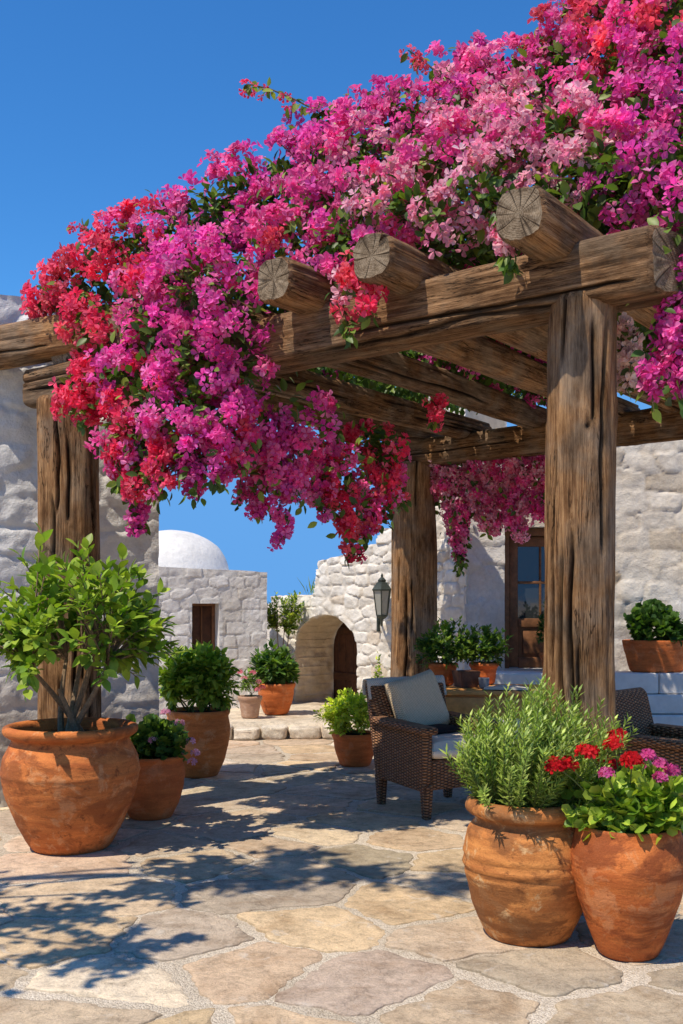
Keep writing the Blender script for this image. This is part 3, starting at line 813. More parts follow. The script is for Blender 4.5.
SUNNY = np.array([(.11, 8.86, .5), (.50, 6.9, .6), (.75, 6.95, .7), (-1.15, 8.5, .7), (-1.25, 6.95, .4), (.67, 9.9, 1.3), (1.1, 8.5, .9), (-.3, 8.6, 0), (.3, 6.2, 0), (1.0, 6.0, 0)])
SL = np.array([LDIR.x, LDIR.y, LDIR.z]); SL = SL / -SL[2]
def in_gap(q, r):
    land = q + SL * (q[2] - SUNNY[:, 2])[:, None]
    return (np.linalg.norm((land - SUNNY)[:, :2], axis=1) < r).any()
def blob(c, r, key, dens=1.0, squash=1.0, leaves=1.0, key2=None, others=None):
    n_t = max(3, int(4 * math.pi * r * r * 40 * dens))
    dv = rdir(n_t)
    rad = r * RNG.uniform(.72, 1.12, n_t)
    pos = c + dv * rad[:, None] * np.array([1, 1, squash])
    pos = pos + RNG.normal(size=pos.shape) * .02
    if others is not None and len(others[0]):
        O, OR = others
        dd = np.linalg.norm(pos[:, None] - O[None], axis=2) / OR[None]
        ok = dd.min(1) > .78
        pos, dv = pos[ok], dv[ok]
    for p, dvec in zip(pos, dv):
        if in_gap(p, .25) and RNG.random() < .8: continue
        k = key if key2 is None or RNG.random() > .22 else key2
        m = RNG.integers(11, 20); tr = RNG.uniform(.055, .095)
        loc = nrm(rdir(m) * 1.0 + dvec * .7)
        q = p + loc * tr * RNG.uniform(.35, 1.0, (m, 1))
        tint = RNG.normal() * .10
        scatter(FL[k], BRACT, q, nrm(loc + dvec * .3 + RNG.normal(size=(m, 3)) * .35), rdir(m), RNG.uniform(.028, .044, m), np.clip(pick(PAL[k], m, .10) * (1 + tint), 0, 1))
    n = int(150 * leaves * (r / .22) ** 2)
    dv = rdir(n); q = c + dv * (r * RNG.uniform(.15, .80, (n, 1)))
    kp = ~np.array([in_gap(v, .22) and RNG.random() < .8 for v in q], bool); q = q[kp]; dv = dv[kp]; n = len(q)
    scatter(FO, LEAF, q, nrm(dv + rdir(n) * .8), nrm(dv + np.array([0, 0, .8])), RNG.uniform(.05, .085, n), pick(VLEAF, n, .2))
    n = int(16 * leaves * (r / .22) ** 2)
    dv = rdir(n); q = c + dv * (r * RNG.uniform(.95, 1.15, (n, 1)))
    scatter(FO, LEAF, q, nrm(dv * .6 + rdir(n)), nrm(dv + np.array([0, 0, .6])), RNG.uniform(.045, .08, n), pick(VLEAF + VTIP, n, .2))

LUMPS = [  # picture x, y, radius, colour, second colour, distance behind the front beam
 (48,298,17,'C','R',-.1),(72,290,26,'R','C',-.1),(104,276,34,'C','R',0),(140,250,38,'C','P',.1),(96,330,30,'C','R',-.25),(94,382,26,'C',None,-.3),(86,408,16,'C',None,-.3),
 (150,292,36,'P','C',-.15),(178,232,38,'P','M',.2),(214,212,38,'M','P',.3),(250,196,38,'P','M',.5),(286,182,38,'M','P',.6),(124,372,28,'M','C',-.35),
 (166,336,40,'M','P',-.3),(196,290,42,'M',None,-.3),(236,262,40,'P','M',-.15),(228,318,38,'M','P',-.3),(196,366,38,'M','P',-.4),(150,396,34,'P','C',-.4),
 (128,436,28,'P','C',-.4),(176,420,34,'M','P',-.4),(214,404,32,'M','C',-.35),(150,464,26,'C','M',-.4),(194,458,26,'M',None,-.4),(240,372,28,'P','M',-.2),
 (256,432,30,'M','P',.2),(286,398,26,'M','P',.3),(272,468,24,'P','M',.25),(302,432,26,'P','M',.4),(326,452,22,'R','P',.9),(352,470,24,'C','R',1.0),(356,504,20,'R','C',1.0),(386,452,22,'C','R',1.3),(376,484,18,'P','C',1.3),
 (318,408,18,'P','M',.6),(340,424,16,'R','P',.9),(336,470,18,'P','R',.8),
 (368,438,18,'C','P',1.2),
 (266,238,36,'P','R',.0),(300,216,36,'P','M',.15),(330,186,40,'P','M',.45),(318,150,36,'M','P',.8),(352,138,38,'P','M',.9),(390,122,34,'M','P',1.0),(300,244,26,'P',None,-.05),(342,240,34,'M','P',-.05),
 (378,208,36,'L','P',.05),(366,170,38,'L','P',.5),(404,172,38,'L','P',.5),(424,128,38,'P','L',.9),(452,92,34,'P','L',1.1),(410,206,28,'L','P',.0),(438,218,24,'L',None,-.1),
 (444,170,40,'L','P',.3),(474,196,36,'L',None,.05),(486,150,40,'L','P',.5),(470,118,36,'M','P',.9),(488,88,34,'L','P',1.1),(516,120,38,'L',None,.8),(522,166,36,'L','P',.3),(520,84,34,'P','M',1.1),(506,208,22,'L','P',.05),
 (552,92,38,'P','L',.9),(560,140,38,'L','P',.5),(578,66,40,'P','R',1.0),(592,112,40,'P','L',.7),(602,164,36,'L','P',.3),(610,30,42,'R','P',1.0),(630,76,42,'P','R',.8),(646,128,42,'M','P',.5),
 (640,176,34,'M','P',.3),(652,12,46,'P','R',.9),(670,70,42,'P','M',.7),(690,130,42,'M','P',.5),(676,186,32,'M','P',.2),(672,232,24,'M','P',.0),(692,30,46,'P','R',.8),(700,210,34,'M',None,.1),(620,202,22,'P','M',.25),
 (676,282,17,'M','P',.05),(668,318,15,'M',None,.05),(664,344,11,'M','P',.05),(694,290,26,'M','P',.1),(576,188,22,'L','M',.3),(540,196,20,'L','P',.2),
 (470,60,14,'M','P',1.1),(550,38,16,'R','P',1.0),(574,22,24,'P','R',1.0),
]
LC = []; LR = []; meta = []
for (px, py, r, k, k2, off) in LUMPS:
    c, d = lump_pos(px, py, off); LC.append(c); LR.append(r * d / F); meta.append((k, k2))
LC = np.array(LC); LR = np.array(LR)
for i, (k, k2) in enumerate(meta):
    d = np.linalg.norm(LC - LC[i], axis=1); nb = (d < LR + LR[i]) & (d > 1e-6)
    blob(LC[i], LR[i], k, 1.0, 1.0, 1.0, k2, (LC[nb], LR[nb]))
# vine covering the roof behind the front edge
for i in range(72):
    tt, ee = RNG.uniform(-.6, 3.7), RNG.uniform(.55, 4.3)
    c = bp(tt, ee, .56 + .30 * (1 - tt / 3.7) * RNG.uniform(.2, 1)); r = RNG.uniform(.17, .30)
    k = RNG.choice(['P', 'M', 'P', 'L', 'C'])
    if in_gap(c, .42): continue
    blob(c, r, k, .42, .7, .8)
# leafy underside filling seen between the rafters
n = 22000
tt = RNG.uniform(-.7, 3.6, n); ee = RNG.uniform(.1, 4.3, n)
q = np.array([bp(a, b, RNG.uniform(.52, .74)) for a, b in zip(tt, ee)])
keepm = vnoise(q[:, 0] * 2.2, q[:, 1] * 2.2, 3) > .16
keepm &= ~np.array([in_gap(v, .18) for v in q])
q = q[keepm]; n = len(q)
scatter(FO, LEAF, q, nrm(rdir(n) + np.array([0, 0, -.2])), nrm(rdir(n) * .6 + np.array([0, 0, 1])), RNG.uniform(.06, .1, n), pick(VLEAF, n, .2))

# hanging sprays: each a part of its own
def bez(a, b, c, n): 
    s = np.linspace(0, 1, n)[:, None]; return a * (1 - s) ** 2 + 2 * b * s * (1 - s) + c * s ** 2
def spray(top, tip, r, key, key2=None, dens=1.0, leafy=.5, tipleaf=14, bow=.0):
    top = np.array(top); tip = np.array(tip)
    mid = (top + tip) / 2 + RNG.normal(size=3) * .04 + np.array([bow, 0, .04])
    P = bez(top, mid, tip, 26); L = np.linalg.norm(tip - top)
    mb = MB(); mb.tube(P, .006, .002, 5, (.35, .3, .2)); st = mb.build('hanging_spray', M_VINE, bv)
    fm = MB(); n_t = max(4, int(L * 34 * dens * (r / .09)))
    for s in RNG.uniform(.05, .93, n_t):
        p = P[int(s * 25)]; rr = r * (1.15 - .65 * s)
        a = rdir(1)[0]; a[2] -= .35; c = p + nrm(a) * rr * RNG.uniform(.35, 1.0)
        k = key if key2 is None or RNG.random() > .3 else key2
        m = RNG.integers(7, 17); loc = rdir(m); qq = c + loc * .048 * RNG.uniform(.4, 1, (m, 1))
        scatter(fm, BRACT, qq, nrm(loc + nrm(a) * .4), rdir(m), RNG.uniform(.028, .042, m), pick(PAL[k], m, .12))
    fm.build('bracts', M_PETAL, st)
    lm = MB(); n = int(L * 90 * leafy) + tipleaf
    ss = np.concatenate([RNG.uniform(0, .9, n - tipleaf), RNG.uniform(.82, 1, tipleaf)])
    p = P[(ss * 25).astype(int)] + RNG.normal(size=(n, 3)) * (.2 * r + r * .5 * (1 - ss))[:, None]
    dv = rdir(n); dv[:, 2] = -abs(dv[:, 2]) - .2
    scatter(lm, LEAF, p, nrm(dv), nrm(rdir(n) + np.array([0, 0, .9])), RNG.uniform(.05, .078, n), pick(VLEAF + VTIP[:1], n, .2))
    lm.build('leaves', M_LEAF, st)

def sp(px0, py0, px1, py1, off, r, key, key2=None, **kw):
    d = 4.85 + .542 * beam_t(px0) + off
    spray(at(px0, py0, d), at(px1, py1, d + RNG.uniform(-.1, .1)), r, key, key2, **kw)
sp(116,410,120,490,-.42,.10,'C','P'); sp(142,440,138,530,-.42,.09,'M','C',leafy=1.3,tipleaf=34); sp(166,430,158,500,-.45,.11,'C','P')
sp(192,420,196,508,-.42,.11,'M',None,tipleaf=6); sp(212,410,214,490,-.4,.10,'M','P'); sp(236,380,240,470,-.2,.10,'P','C'); sp(262,430,256,520,.2,.10,'P','M',tipleaf=4)
sp(276,450,278,546,.25,.10,'M','P',tipleaf=4); sp(296,420,298,505,.35,.10,'P','M'); sp(330,440,334,512,.9,.10,'R','C'); sp(350,480,352,560,1.0,.10,'C','R',dens=1.2)
sp(366,470,362,545,1.1,.10,'P','R'); sp(388,450,388,520,1.3,.10,'C','P'); sp(378,436,402,510,1.6,.09,'R','C',leafy=1.2)
sp(310,440,312,500,.6,.10,'P','M'); sp(326,450,322,525,.8,.09,'M','P',tipleaf=6); sp(240,450,238,505,.1,.08,'P','M'); sp(396,440,396,490,1.5,.09,'R','P'); sp(98,380,84,430,-.35,.08,'C',None,tipleaf=4); sp(180,440,182,470,-.4,.12,'M','P')
sp(352,262,352,338,-.32,.075,'R','L',tipleaf=16); sp(366,270,370,318,-.32,.05,'C',None,tipleaf=8)
sp(506,210,512,268,-.32,.05,'L','R',tipleaf=26,leafy=1.3); sp(664,330,654,412,.05,.055,'M','P',tipleaf=4,dens=.8); sp(682,300,682,400,.1,.11,'M','P'); sp(655,250,668,340,.1,.09,'M','P')
sp(620,318,626,395,.55,.060,'W',None,leafy=.25,tipleaf=3); sp(634,330,630,372,.6,.05,'W',None,leafy=.25,tipleaf=3)
sp(474,335,476,368,2.0,.11,'M','P',tipleaf=3); sp(430,400,432,425,2.3,.08,'C',None,tipleaf=2)
for (px, y0, y1, k, k2, r) in [(440,458,505,'L','P',.17),(452,462,545,'L','P',.17),(464,465,575,'P','L',.10),(476,462,520,'L','P',.17),(492,458,535,'L','P',.17),(508,455,528,'P','L',.17),(524,452,540,'L','P',.16),(540,452,520,'P','L',.16),(556,450,505,'P','M',.15)]:
    d = 10.6 - .0042 * (px - 412) - .55
    spray(at(px, y0, d), at(px + RNG.uniform(-5, 5), y1, d), r, k, k2, dens=1.5, leafy=2.6 if px == 464 else .7, tipleaf=44 if px == 464 else 8)

# shoots standing out against the sky
def shoot(pts, off, key, every=.5, nl=26):
    P = np.array([lump_pos(x, y, off)[0] for x, y in pts])
    s = np.linspace(0, len(P) - 1, 30); i = np.minimum(s.astype(int), len(P) - 2); f = (s - i)[:, None]
    Q = P[i] * (1 - f) + P[i + 1] * f
    mb = MB(); mb.tube(Q, .008, .003, 5, (.6, .5, .3)); st = mb.build('shoot', M_VINE, bv)
    lm = MB(); ii = RNG.integers(3, 30, nl); dv = rdir(nl); dv[:, 2] -= .5
    scatter(lm, LEAF, Q[ii] + dv * .012, nrm(dv), nrm(rdir(nl) + np.array([0, 0, .8])), RNG.uniform(.05, .085, nl), pick(VLEAF + VTIP * 2, nl, .2)); lm.build('leaves', M_LEAF, st)
    fm = MB()
    for c in Q[[29, 24, 17]]:
        m = 11; loc = rdir(m); scatter(fm, BRACT, c + loc * .04 + np.array([0, 0, -.03]), nrm(loc), rdir(m), RNG.uniform(.022, .034, m), pick(PAL[key], m, .1))
    fm.build('bracts', M_PETAL, st)
shoot([(345, 130), (320, 112), (296, 100), (268, 88), (246, 84)],   .75, 'C', nl=46)
shoot([(130, 252), (110, 240), (92, 232), (76, 226)], .1, 'C', nl=18)
shoot([(450, 85), (432, 68), (420, 58), (408, 50)], 1.1, 'R', nl=14)
shoot([(575, 30), (556, 36), (540, 42), (528, 40)], 1.0, 'R', nl=16)
shoot([(600, 10), (592, 0), (584, -8)], 1.0, 'R', nl=16)
shoot([(60, 300), (45, 300), (34, 306), (28, 308)], -.1, 'C', nl=10)
# woody stems: up the far post, then branching over the roof
tr = [P4 + np.array([-.3, .1, 0]), P4 + np.array([-.28, .05, 1.2]), P4 + np.array([-.3, .1, 2.5]), bp(.2, 3.9, .62)]
BR.tube(np.array(tr), .06, .045, 8)
for k in range(26):
    a = bp(RNG.uniform(-.3, 1.5), RNG.uniform(2, 4), .78); b = LC[LC[:, 2] > 3.55][k * 2 % int((LC[:, 2] > 3.55).sum())]
    mid = (a + b) / 2 + np.array([0, 0, .35]); BR.tube(bez(a, mid, b, 14), .022, .008, 6)
BR.build('vine_stem', M_VINE, bv)
FO.build('foliage', M_LEAF, bv)
for k in PAL:
    if FL[k].n:
        o = FL[k].build('flowers', M_PETAL, bv); o['label'] = NAME[k]

# ------------------------------------------------------------------ pots and plants
def pot(name, prof, mat, parent, seed=0, segs=72, wob=.006, ridges=()):
    P = np.array(prof, float); s = np.concatenate([[0], np.cumsum(np.linalg.norm(np.diff(P, axis=0), axis=1))])
    m = max(40, int(s[-1] / .012)); t_ = np.linspace(0, s[-1], m)
    r = np.interp(t_, s, P[:, 0]); z = np.interp(t_, s, P[:, 1])
    ker = np.array([.3, 1, 1.6, 1, .3]) / 4.2
    for _ in range(1):
        r[2:-2] = np.convolve(r, ker, 'valid'); z[2:-2] = np.convolve(z, ker, 'valid')
    th = np.linspace(0, 2 * np.pi, segs, endpoint=False)
    T, I = np.meshgrid(th, np.arange(m)); Rr = r[I] * (1 + wob * 2.5 * (fbm(np.cos(T) * 1.2 + 4, np.sin(T) * 1.2 + z[I] * 2 + seed, seed) - .47)) + wob * .5 * (vnoise(z[I] * 45, T * 0 + seed, seed) - .5) + .004 * (fbm(np.cos(T) * 5 + 9, np.sin(T) * 5 + z[I] * 14, seed + 3, 3) - .45)
    out_ = np.arange(m) < np.argmax(z)
    for rz_ in ridges: Rr = Rr + (.0045 * np.exp(-((z - rz_) / .010) ** 2) * out_ - .004 * np.exp(-((z - rz_ + .02) / .008) ** 2) * out_)[I]
    Rr = np.maximum(Rr, 0.001)
    V = np.stack([Rr * np.cos(T), Rr * np.sin(T), z[I]], -1).reshape(-1, 3)
    idx = np.arange(m * segs).reshape(m, segs)
    q = np.stack([idx[:-1], np.roll(idx[:-1], -1, 1), np.roll(idx[1:], -1, 1), idx[1:]], -1).reshape(-1, 4)
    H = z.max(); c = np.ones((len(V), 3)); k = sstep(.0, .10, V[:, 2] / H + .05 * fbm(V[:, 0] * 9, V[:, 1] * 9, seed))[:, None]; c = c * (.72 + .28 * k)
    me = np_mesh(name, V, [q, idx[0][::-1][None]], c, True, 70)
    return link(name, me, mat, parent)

def soil(parent, r, z, seed=0):
    th = np.linspace(0, 2 * np.pi, 28, endpoint=False); V = [(0, 0, z + .02)]; 
    for k in (.5, 1.0):
        for a in th: V.append((r * k * math.cos(a), r * k * math.sin(a), z + .015 * random.random() * (k < 1)))
    n = 28; tri = [[0, 1 + i, 1 + (i + 1) % n] for i in range(n)]; q = [[1 + i, 1 + n + i, 1 + n + (i + 1) % n, 1 + (i + 1) % n] for i in range(n)]
    mb = MB(); mb.add(V, [np.array(tri), np.array(q)]); return mb.build('soil', M_SOIL, parent)

G_MID = [(.10, .17, .022), (.13, .20, .028), (.07, .125, .018), (.18, .25, .035)]
G_DARK = [(.045, .10, .022), (.06, .12, .026), (.075, .145, .03), (.035, .08, .018)]
G_LIME = [(.28, .34, .030), (.34, .39, .04), (.20, .27, .028), (.40, .43, .06)]
G_FRESH = [(.15, .24, .024), (.20, .29, .03), (.10, .18, .02), (.28, .36, .045)]
G_ROSE = [(.20, .27, .05), (.25, .33, .065), (.15, .21, .04), (.34, .40, .10)]

def shrub(parent, base, crown, radii, n_tips, leaf, per, pal, tmpl=LEAF, stems=5, r_stem=.012, frm=.5, stem_mat=None, spread=.05, inner=.45, upw=.4, lift=.6, rootn=None, rigid=None, down=0.0, maxz=None):
    """stems rise from base, fan out to tips scattered through the crown, leaves sit along their outer part"""
    stem_mat = stem_mat or M_BARK
    base = np.array(base, float); crown = np.array(crown, float); radii = np.array(radii, float)
    sm = MB(); lm = MB()
    roots = base + np.column_stack([RNG.normal(size=(stems, 2)) * spread, np.zeros(stems)])
    dirs = rdir(n_tips * 2); dirs = dirs[dirs[:, 2] > -.55 - down][:n_tips]
    rad = RNG.uniform(inner, 1.0, len(dirs)) ** .6
    lob = .62 + .80 * fbm(dirs[:, 0] * 1.9 + 7, dirs[:, 1] * 1.9 + dirs[:, 2] * 1.3, RNG.integers(99), 2)
    tips = crown + dirs * (rad * lob)[:, None] * radii
    # knots where groups of twigs leave the main stems
    heads = crown + rdir(stems) * radii * np.array([.45, .45, .25]) - np.array([0, 0, radii[2] * .35])
    for i in range(stems):
        m = (roots[i] + heads[i]) / 2 + np.append(RNG.normal(size=2) * spread * .6, 0)
        sm.tube(bez(roots[i], m, heads[i], 10), r_stem, r_stem * .55, 7)
    for tp in tips:
        hd = heads[np.argmin(np.linalg.norm((heads - tp) * np.array([1, 1, .6]), axis=1))]
        st = hd if rigid is None else roots[RNG.integers(stems)]
        mid = (st + tp) / 2 + np.array([0, 0, lift * radii[2] * .35]) + RNG.normal(size=3) * .02
        P = bez(st, mid, tp, 14); sm.tube(P, r_stem * .34, r_stem * .12, 4, cap=False)
        s = np.linspace(frm, 1.0, per) + RNG.normal(size=per) * .02; s = np.clip(s, 0, 1)
        j = np.minimum((s * 13), 12.99); a = j.astype(int); f = (j - a)[:, None]
        q = P[a] * (1 - f) + P[a + 1] * f; T = nrm(P[np.minimum(a + 1, 13)] - P[a])
        ang = np.arange(per) * 2.4 + RNG.uniform(0, 6)
        A = nrm(np.cross(T, np.array([.3, .2, .9]))); B = np.cross(T, A)
        side = A * np.cos(ang)[:, None] + B * np.sin(ang)[:, None]
        yd = nrm(side * (1.05 - .5 * s[:, None]) + T * (.35 + .6 * s[:, None] ** 3) + np.array([0, 0, upw * .35]))
        up = nrm(np.array([0, 0, 1.0]) + T * .3 + RNG.normal(size=(per, 3)) * (.55 if tmpl is ROUND else .28))
        c = pick(pal, per, .16)
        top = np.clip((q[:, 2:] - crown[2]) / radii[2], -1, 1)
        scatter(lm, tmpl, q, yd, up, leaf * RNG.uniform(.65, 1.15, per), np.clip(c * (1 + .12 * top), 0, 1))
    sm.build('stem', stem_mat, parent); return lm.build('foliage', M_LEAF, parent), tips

def scale_prof(p, rs, zs): return [(r * rs, z * zs) for r, z in p]
P_BELLY = [(.0, 0), (.20, 0), (.225, .02), (.30, .15), (.36, .29), (.385, .39), (.372, .48), (.335, .545), (.318, .572), (.345, .585), (.372, .60), (.378, .622), (.365, .64), (.335, .645), (.312, .63), (.305, .58), (.33, .50)]
P_URN = [(0, 0), (.155, 0), (.172, .015), (.225, .12), (.26, .26), (.262, .34), (.245, .42), (.214, .452), (.206, .462), (.208, .470), (.238, .478), (.256, .495), (.258, .515), (.246, .535), (.224, .542), (.204, .538), (.196, .50), (.20, .44)]
P_VASE = [(0, 0), (.105, 0), (.118, .012), (.150, .09), (.195, .22), (.225, .335), (.222, .40), (.200, .455), (.192, .470), (.198, .482), (.196, .492), (.178, .492), (.172, .46), (.19, .4)]
P_BOWL = [(0, 0), (.12, 0), (.135, .01), (.175, .11), (.196, .20), (.20, .255), (.204, .262), (.215, .268), (.217, .30), (.205, .31), (.188, .308), (.182, .28), (.18, .22)]
P_ROUND = [(0, 0), (.145, 0), (.16, .012), (.215, .13), (.25, .27), (.258, .36), (.243, .44), (.236, .455), (.255, .468), (.258, .492), (.243, .505), (.222, .50), (.215, .46), (.23, .38)]
P_CONE = [(0, 0), (.085, 0), (.092, .01), (.115, .17), (.118, .18), (.130, .185), (.133, .225), (.122, .23), (.112, .228), (.108, .20), (.10, .1)]

def ground_at(px, py, z=0):
    d = F * (EYE - z) / (py - HY); p = at(px, py, d); p[2] = z; return p

# 1 large pot with the broad-leaved shrub, left foreground
p = ground_at(71, 848)
t = thing('potted_shrub', 'largest left terracotta pot with a broad leaved leggy green shrub', 'potted plant', p)
pot('pot', scale_prof(P_BELLY, 1.0, 1.09), M_TER1, t, 1, ridges=(.44,)); soil(t, .31, .63)
shrub(t, (0, 0, .63), (.02, -.02, 1.22), (.62, .52, .56), 165, .094, 11, G_FRESH + G_LIME[2:3], LEAF, 6, .020, .45, M_BARK, .06, .35, .5, .5)
# 2 small pot of pink flowers behind it
p = ground_at(151, 818)
t = thing('potted_flowers', 'small terracotta pot with pale pink blooms beside the largest left pot', 'potted plant', p)
pot('pot', scale_prof(P_ROUND, .84, .82), M_TER3, t, 2); soil(t, .18, .37)
_, tips = shrub(t, (0, 0, .36), (.02, 0, .48), (.26, .24, .17), 80, .06, 9, G_DARK + G_MID, ROUND, 5, .008, .35, M_STEM, .06, .4, .6, .5, down=.5)
def blooms(parent, centres, pal, r=.03, size=.017, m=16, name='blossom', stalk=None):
    fm = MB()
    for c in centres:
        loc = rdir(m); loc[:, 2] = abs(loc[:, 2]) * .8 + .05; loc = nrm(loc)
        scatter(fm, BLOSSOM, c + loc * r * RNG.uniform(.75, 1.05, (m, 1)), nrm(loc + rdir(m) * .25), rdir(m), size * RNG.uniform(.8, 1.2, m), pick(pal, m, .12))
    return fm.build(name, M_PETAL, parent)
PINKP = [(.74, .40, .52), (.78, .50, .60), (.70, .32, .48)]
blooms(t, np.array([(.27, -.1, .50), (.29, -.04, .42), (.27, -.05, .36), (.05, -.2, .52), (-.14, -.15, .62), (.1, -.05, .68), (.2, -.12, .62)]), PINKP, .026, .018, 9)
# 3 round leafy bush at the corner of the wall
p = ground_at(198, 776)
t = thing('potted_bush', 'round bright green bush in a bulging terracotta pot at the wall corner', 'potted plant', p)
pot('pot', scale_prof(P_ROUND, 1.0, 1.06), M_TER6, t, 3); soil(t, .22, .50)
shrub(t, (0, 0, .5), (.0, 0, .78), (.38, .34, .31), 280, .075, 11, G_FRESH, LEAF, 9, .008, .4, M_STEM, .08, .3, .5, .5, down=.3)
# 4 yellow-green shrub in a bowl pot
p = ground_at(355, 766)
t = thing('potted_bush', 'lime yellow bush in a terracotta bowl pot behind the wicker chair', 'potted plant', p)
pot('pot', scale_prof(P_BOWL, .92, .93), M_TER3, t, 4); soil(t, .17, .26)
shrub(t, (0, 0, .27), (-.03, 0, .44), (.29, .25, .23), 230, .050, 10, [(.46, .52, .05), (.52, .56, .06), (.36, .44, .045), (.56, .58, .08)], LEAF_S, 8, .006, .35, M_STEM, .05, .3, .6, .5, down=.3)
# 5 dark leafy plant beside the arch, 6 pale pot with pink flowers
p = ground_at(276, 714, .15)
t = thing('potted_bush', 'dark leafy plant in an orange pot on the step left of the arch', 'potted plant', p)
pot('pot', scale_prof(P_BOWL, 1.0, 1.12), M_TER3, t, 5); soil(t, .19, .31)
shrub(t, (0, 0, .31), (-.03, 0, .50), (.29, .25, .28), 110, .085, 10, G_DARK + G_MID[:2], LEAF, 7, .007, .35, M_STEM, .05, .3, .8, .5, down=.2)
p = ground_at(250, 718, .15)
t = thing('potted_flowers', 'pale clay pot of small pink flowers on the step', 'potted plant', p)
pot('pot', scale_prof(P_CONE, 1.0, 1.05), M_TER4, t, 6); soil(t, .11, .21)
shrub(t, (0, 0, .2), (0, 0, .36), (.16, .15, .15), 60, .035, 9, G_MID, LEAF_S, 6, .004, .35, M_STEM, .03, .3, .6, .5)
blooms(t, np.array([(.1, -.08, .38), (-.05, -.12, .42), (.04, -.12, .48), (.13, -.03, .32), (.09, -.1, .30), (-.1, -.06, .48)]), [(.72, .20, .25), (.78, .34, .36)], .03, .017, 12)

# 7 rosemary in the aged pot, right foreground
p = ground_at(528, 936)
t = thing('potted_rosemary', 'upright bushy rosemary in a wide aged terracotta pot, right foreground', 'potted plant', p)
pot('pot', scale_prof(P_URN, 1.02, 1.075), M_TER2, t, 7, ridges=(.36, .31)); soil(t, .19, .505)
rng7 = np.random.default_rng(77); sm = MB(); lm = MB()
for i in range(360):
    a = rng7.uniform(0, 2 * np.pi); rr = rng7.uniform(0, 1) ** .6
    b = np.array([.15 * rr * math.cos(a), .15 * rr * math.sin(a), .50])
    hgt = rng7.uniform(.22, .60) * (1.05 - .40 * rr) ; lean = rr * .19 + .02
    tip = b + np.array([lean * math.cos(a + .3) + .045, lean * math.sin(a + .3), hgt]) + np.append(rng7.normal(size=2) * .035, 0)
    mid = (b + tip) / 2 + np.array([.05 * math.cos(a), .05 * math.sin(a), .02])
    P = bez(b, mid, tip, 16); sm.tube(P, .0035, .0015, 4, cap=False)
    m = 54; s = np.clip(np.linspace(.12, 1, m), 0, 1); j = np.minimum(s * 15, 14.99); k = j.astype(int); f = (j - k)[:, None]
    q = P[k] * (1 - f) + P[k + 1] * f; T = nrm(P[k + 1] - P[k]); ang = np.arange(m) * 2.4
    Aa = nrm(np.cross(T, np.array([.9, .2, .1]))); Bb = np.cross(T, Aa)
    sd = Aa * np.cos(ang)[:, None] + Bb * np.sin(ang)[:, None]
    yd = nrm(sd * .8 + T * (.65 + .5 * s[:, None]))
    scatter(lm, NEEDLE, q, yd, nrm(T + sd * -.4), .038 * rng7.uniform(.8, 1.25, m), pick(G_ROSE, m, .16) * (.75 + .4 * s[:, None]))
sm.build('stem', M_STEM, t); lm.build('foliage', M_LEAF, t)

# 8 geranium in the tall vase pot, far right foreground
p = ground_at(628, 954)
t = thing('potted_geranium', 'red geranium with a few pink heads in a tall terracotta vase', 'potted plant', p)
pot('pot', scale_prof(P_VASE, 1.02, 1.06), M_TER5, t, 8); soil(t, .168, .45)
fo, tips = shrub(t, (0, 0, .47), (-.01, 0, .59), (.275, .25, .17), 240, .051, 7, G_LIME[:3] + G_FRESH * 2, ROUND, 7, .006, .35, M_STEM, .06, .3, .8, .5, down=.45)
FT = at(629, 0, p[1] - .1)
def lp(px, py, dd): return at(px, py, p[1] + dd) - p
reds = [lp(613, 746, -.0), lp(587, 753, -.12), lp(556, 768, -.10), lp(567, 767, -.06), lp(608, 766, .1), lp(632, 763, -.14), lp(617, 739, .06)]
pinks = [lp(607, 775, -.2), lp(648, 757, -.08), lp(660, 766, -.1), lp(672, 772, -.06), lp(660, 780, -.16), lp(652, 770, 0.02)]
sm = MB()
for c in reds + pinks: sm.tube(bez(np.array([c[0] * .3, c[1] * .3, .5]), np.array([c[0] * .6, c[1] * .6, c[2] - .06]), c, 8), .003, .0025, 5, (.8, 1, .6))
sm.build('flower_stalk', M_STEM, t)
o = blooms(t, reds, [(.72, .018, .022), (.80, .03, .035), (.62, .012, .02)], .036, .020, 26); o['label'] = 'red flower heads'
o = blooms(t, pinks, [(.70, .10, .30), (.74, .20, .42), (.62, .07, .30)], .026, .017, 16); o['label'] = 'pink flower heads'

# 9 plants on the table and the ledge
TABLE = np.array([1.06, 8.35, 0]); TH = .70
p = np.array([.86, 8.62, TH + .003])
g9 = 'bushy plants standing on the table'
for (px, dd, nm, ht, r, lab) in [(443, 8.62, 0, .31, .27, 'left one of two bushy green plants on the table in clay pot'), (484, 8.70, 1, .30, .25, 'right one of two bushy green plants on the table in clay pot')]:
    p = at(px, 0, dd); p[2] = TH + .003
    t = thing('potted_bush', lab, 'potted plant', p, group=g9)
    pot('pot', scale_prof(P_CONE, .95, .80), M_TER3, t, 9 + nm); soil(t, .10, .16)
    shrub(t, (0, 0, .16), (0, 0, ht), (r, r * .85, .235), 125, .052, 11, G_DARK + G_MID, LEAF_S, 8, .005, .3, M_STEM, .04, .3, .7, .5, down=.2)
p = at(466, 0, 8.42); p[2] = TH + .003
t = thing('clay_box', 'square dark clay planter box on the table below the bushy plants', 'planter', p, .35)
bm = bmesh.new()
def tap(w0, w1, z0, z1): return [(-w0, -w0, z0), (w0, -w0, z0), (w0, w0, z0), (-w0, w0, z0), (-w1, -w1, z1), (w1, -w1, z1), (w1, w1, z1), (-w1, w1, z1)]
